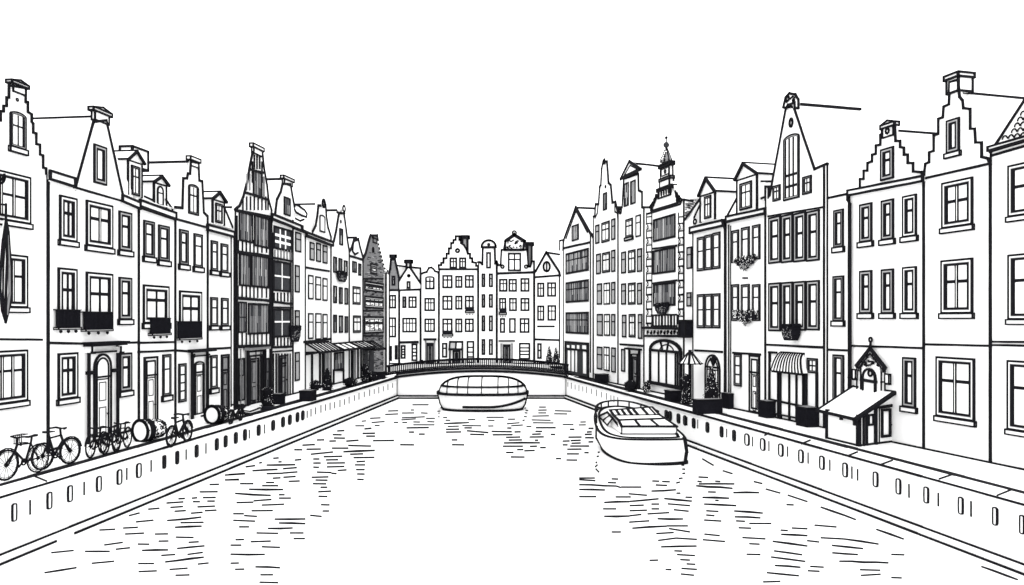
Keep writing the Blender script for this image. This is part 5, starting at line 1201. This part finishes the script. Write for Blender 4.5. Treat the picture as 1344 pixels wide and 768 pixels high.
m=MB(); m.line([BC(.26,.78),BC(.38,.78),BC(.38,1.15),BC(.26,1.15),BC(.26,.78)],2.0*k); m.build('window',t)
m=MB(); m.line([BC(.55,.02),BC(.55,1.38),BC(.93,1.4),BC(.93,.02)],1.0*k); m.line([BC(.62,.28),BC(.84,.28),BC(.84,1.3),BC(.62,1.3),BC(.62,.28)],2.6*k); dd=m.build('door',t)
m=MB(); m.sphere(BC(.88,.7,.05),.03,INK,8); m.build('handle',dd)
rf=[G(1073,538,1.08),G(1122.5,549.5,1.08),G(1175.5,513.5,2.02),G(1120,507,2.02)]
r=[(q.x-ox,q.y-oy,q.z) for q in rf]; m=MB(); lo=[(x,y,z-.07) for x,y,z in r]
m.add(r+lo,[(0,1,2,3),(7,6,5,4),(0,4,5,1),(1,5,6,2),(2,6,7,3),(3,7,4,0)],WH)
for i,w in ((0,3.4),(1,4.5),(2,3.6),(3,3.2)): a_,b_=r[i],r[(i+1)%4]; m.seg((a_[0],a_[1],a_[2]-.03),(b_[0],b_[1],b_[2]-.03),w*k,nrm=(0,0,1),th=.11)
m.seg((r[1][0],r[1][1],r[1][2]-.05),(r[1][0],r[1][1],r[1][2]-.2),3.5*k); q=((r[0][0]*.35+r[1][0]*.65),(r[0][1]*.35+r[1][1]*.65)); m.seg((q[0],q[1],.95),(q[0],q[1],1.05),3*k); m.build('roof',t)

# ================================================================ FURLED FLAG on L1
h=House.__new__(House); h.side='L'; h.x0,h.x1=-34,62; h.P0,h.P1=h.pt(-34),h.pt(62); u=h.P1-h.P0; h.W=u.length; h.u=u/h.W; h.O=(h.P0+h.P1)/2; h.k=h.O.y/1000
t=thing('furled_flag','long furled striped flag hanging from a bracket on the wall at the left edge','flag',(h.O.x,h.O.y,0),math.atan2(h.u.y,h.u.x)); k=h.k
m=MB(); prof=[(8,289),(11,305),(13.5,340),(15.5,370),(13,400),(7.5,423),(3,408),(0,380),(1,350),(4,315)]
m.prism([(h.S(a,-.3),h.Z(a,b,-.3)) for a,b in prof][::-1],-.3,-.2,WH)
h.L(m,prof,2.4,y=-.31,closed=True); h.L(m,[(8.5,292),(9.5,340),(8,380),(7.5,420)],2.4,y=-.32); h.L(m,[(7.5,300),(4.5,350),(4,385),(6,410)],1.5,y=-.32); h.L(m,[(9.5,310),(12,350),(12.5,385),(9,412)],2.2,y=-.32,m=GR); m.build('cloth',t)
m=MB(); h.L(m,[(8,290),(8,268)],2,y=-.3); m.seg(h.P(8,282,-.3),h.P(8,282,0),2*k); m.circ(h.P(-1,231,-.3),9*k,2.2*k,a0=-1.6,a1=.4,n=10); m.circ(h.P(-1,231,-.3),5.5*k,1.8*k,a0=-1.6,a1=.4,n=8); h.L(m,[(0,268),(7.5,269),(7.5,288),(0,287)],1.8,y=-.3); m.build('bracket',t)

# ================================================================ CAMERA AND DAYLIGHT
cam=bpy.data.cameras.new('camera'); co=bpy.data.objects.new('camera',cam); C.objects.link(co)
co.location=(0,0,CAMZ); co.rotation_euler=(math.radians(90),0,0); cam.sensor_width=36; cam.lens=36*1000/1344; cam.shift_y=(HY-384)/1344; cam.clip_end=3000; cam.clip_start=.1
sc=bpy.context.scene; sc.camera=co; sc.render.engine='CYCLES'; sc.cycles.max_bounces=16; sc.cycles.diffuse_bounces=12
w=bpy.data.worlds.new('World'); sc.world=w; w.use_nodes=True; nt=w.node_tree; bgn=nt.nodes['Background']
sky=nt.nodes.new('ShaderNodeTexSky'); sky.sky_type='NISHITA'; sky.sun_disc=False; sky.sun_elevation=math.radians(50); sky.sun_rotation=math.radians(180); sky.air_density=1; sky.dust_density=4
# flat white overcast: the sky texture loses its colour and its brightness is held within a narrow range
hs=nt.nodes.new('ShaderNodeHueSaturation'); hs.inputs['Saturation'].default_value=0.0
mr=nt.nodes.new('ShaderNodeMapRange'); mr.clamp=True
for n_,v in (('From Min',0.0),('From Max',8.0),('To Min',6.6),('To Max',7.4)): mr.inputs[n_].default_value=v
nt.links.new(sky.outputs[0],hs.inputs['Color']); nt.links.new(hs.outputs[0],mr.inputs['Value']); nt.links.new(mr.outputs['Result'],bgn.inputs['Color']); bgn.inputs['Strength'].default_value=.15
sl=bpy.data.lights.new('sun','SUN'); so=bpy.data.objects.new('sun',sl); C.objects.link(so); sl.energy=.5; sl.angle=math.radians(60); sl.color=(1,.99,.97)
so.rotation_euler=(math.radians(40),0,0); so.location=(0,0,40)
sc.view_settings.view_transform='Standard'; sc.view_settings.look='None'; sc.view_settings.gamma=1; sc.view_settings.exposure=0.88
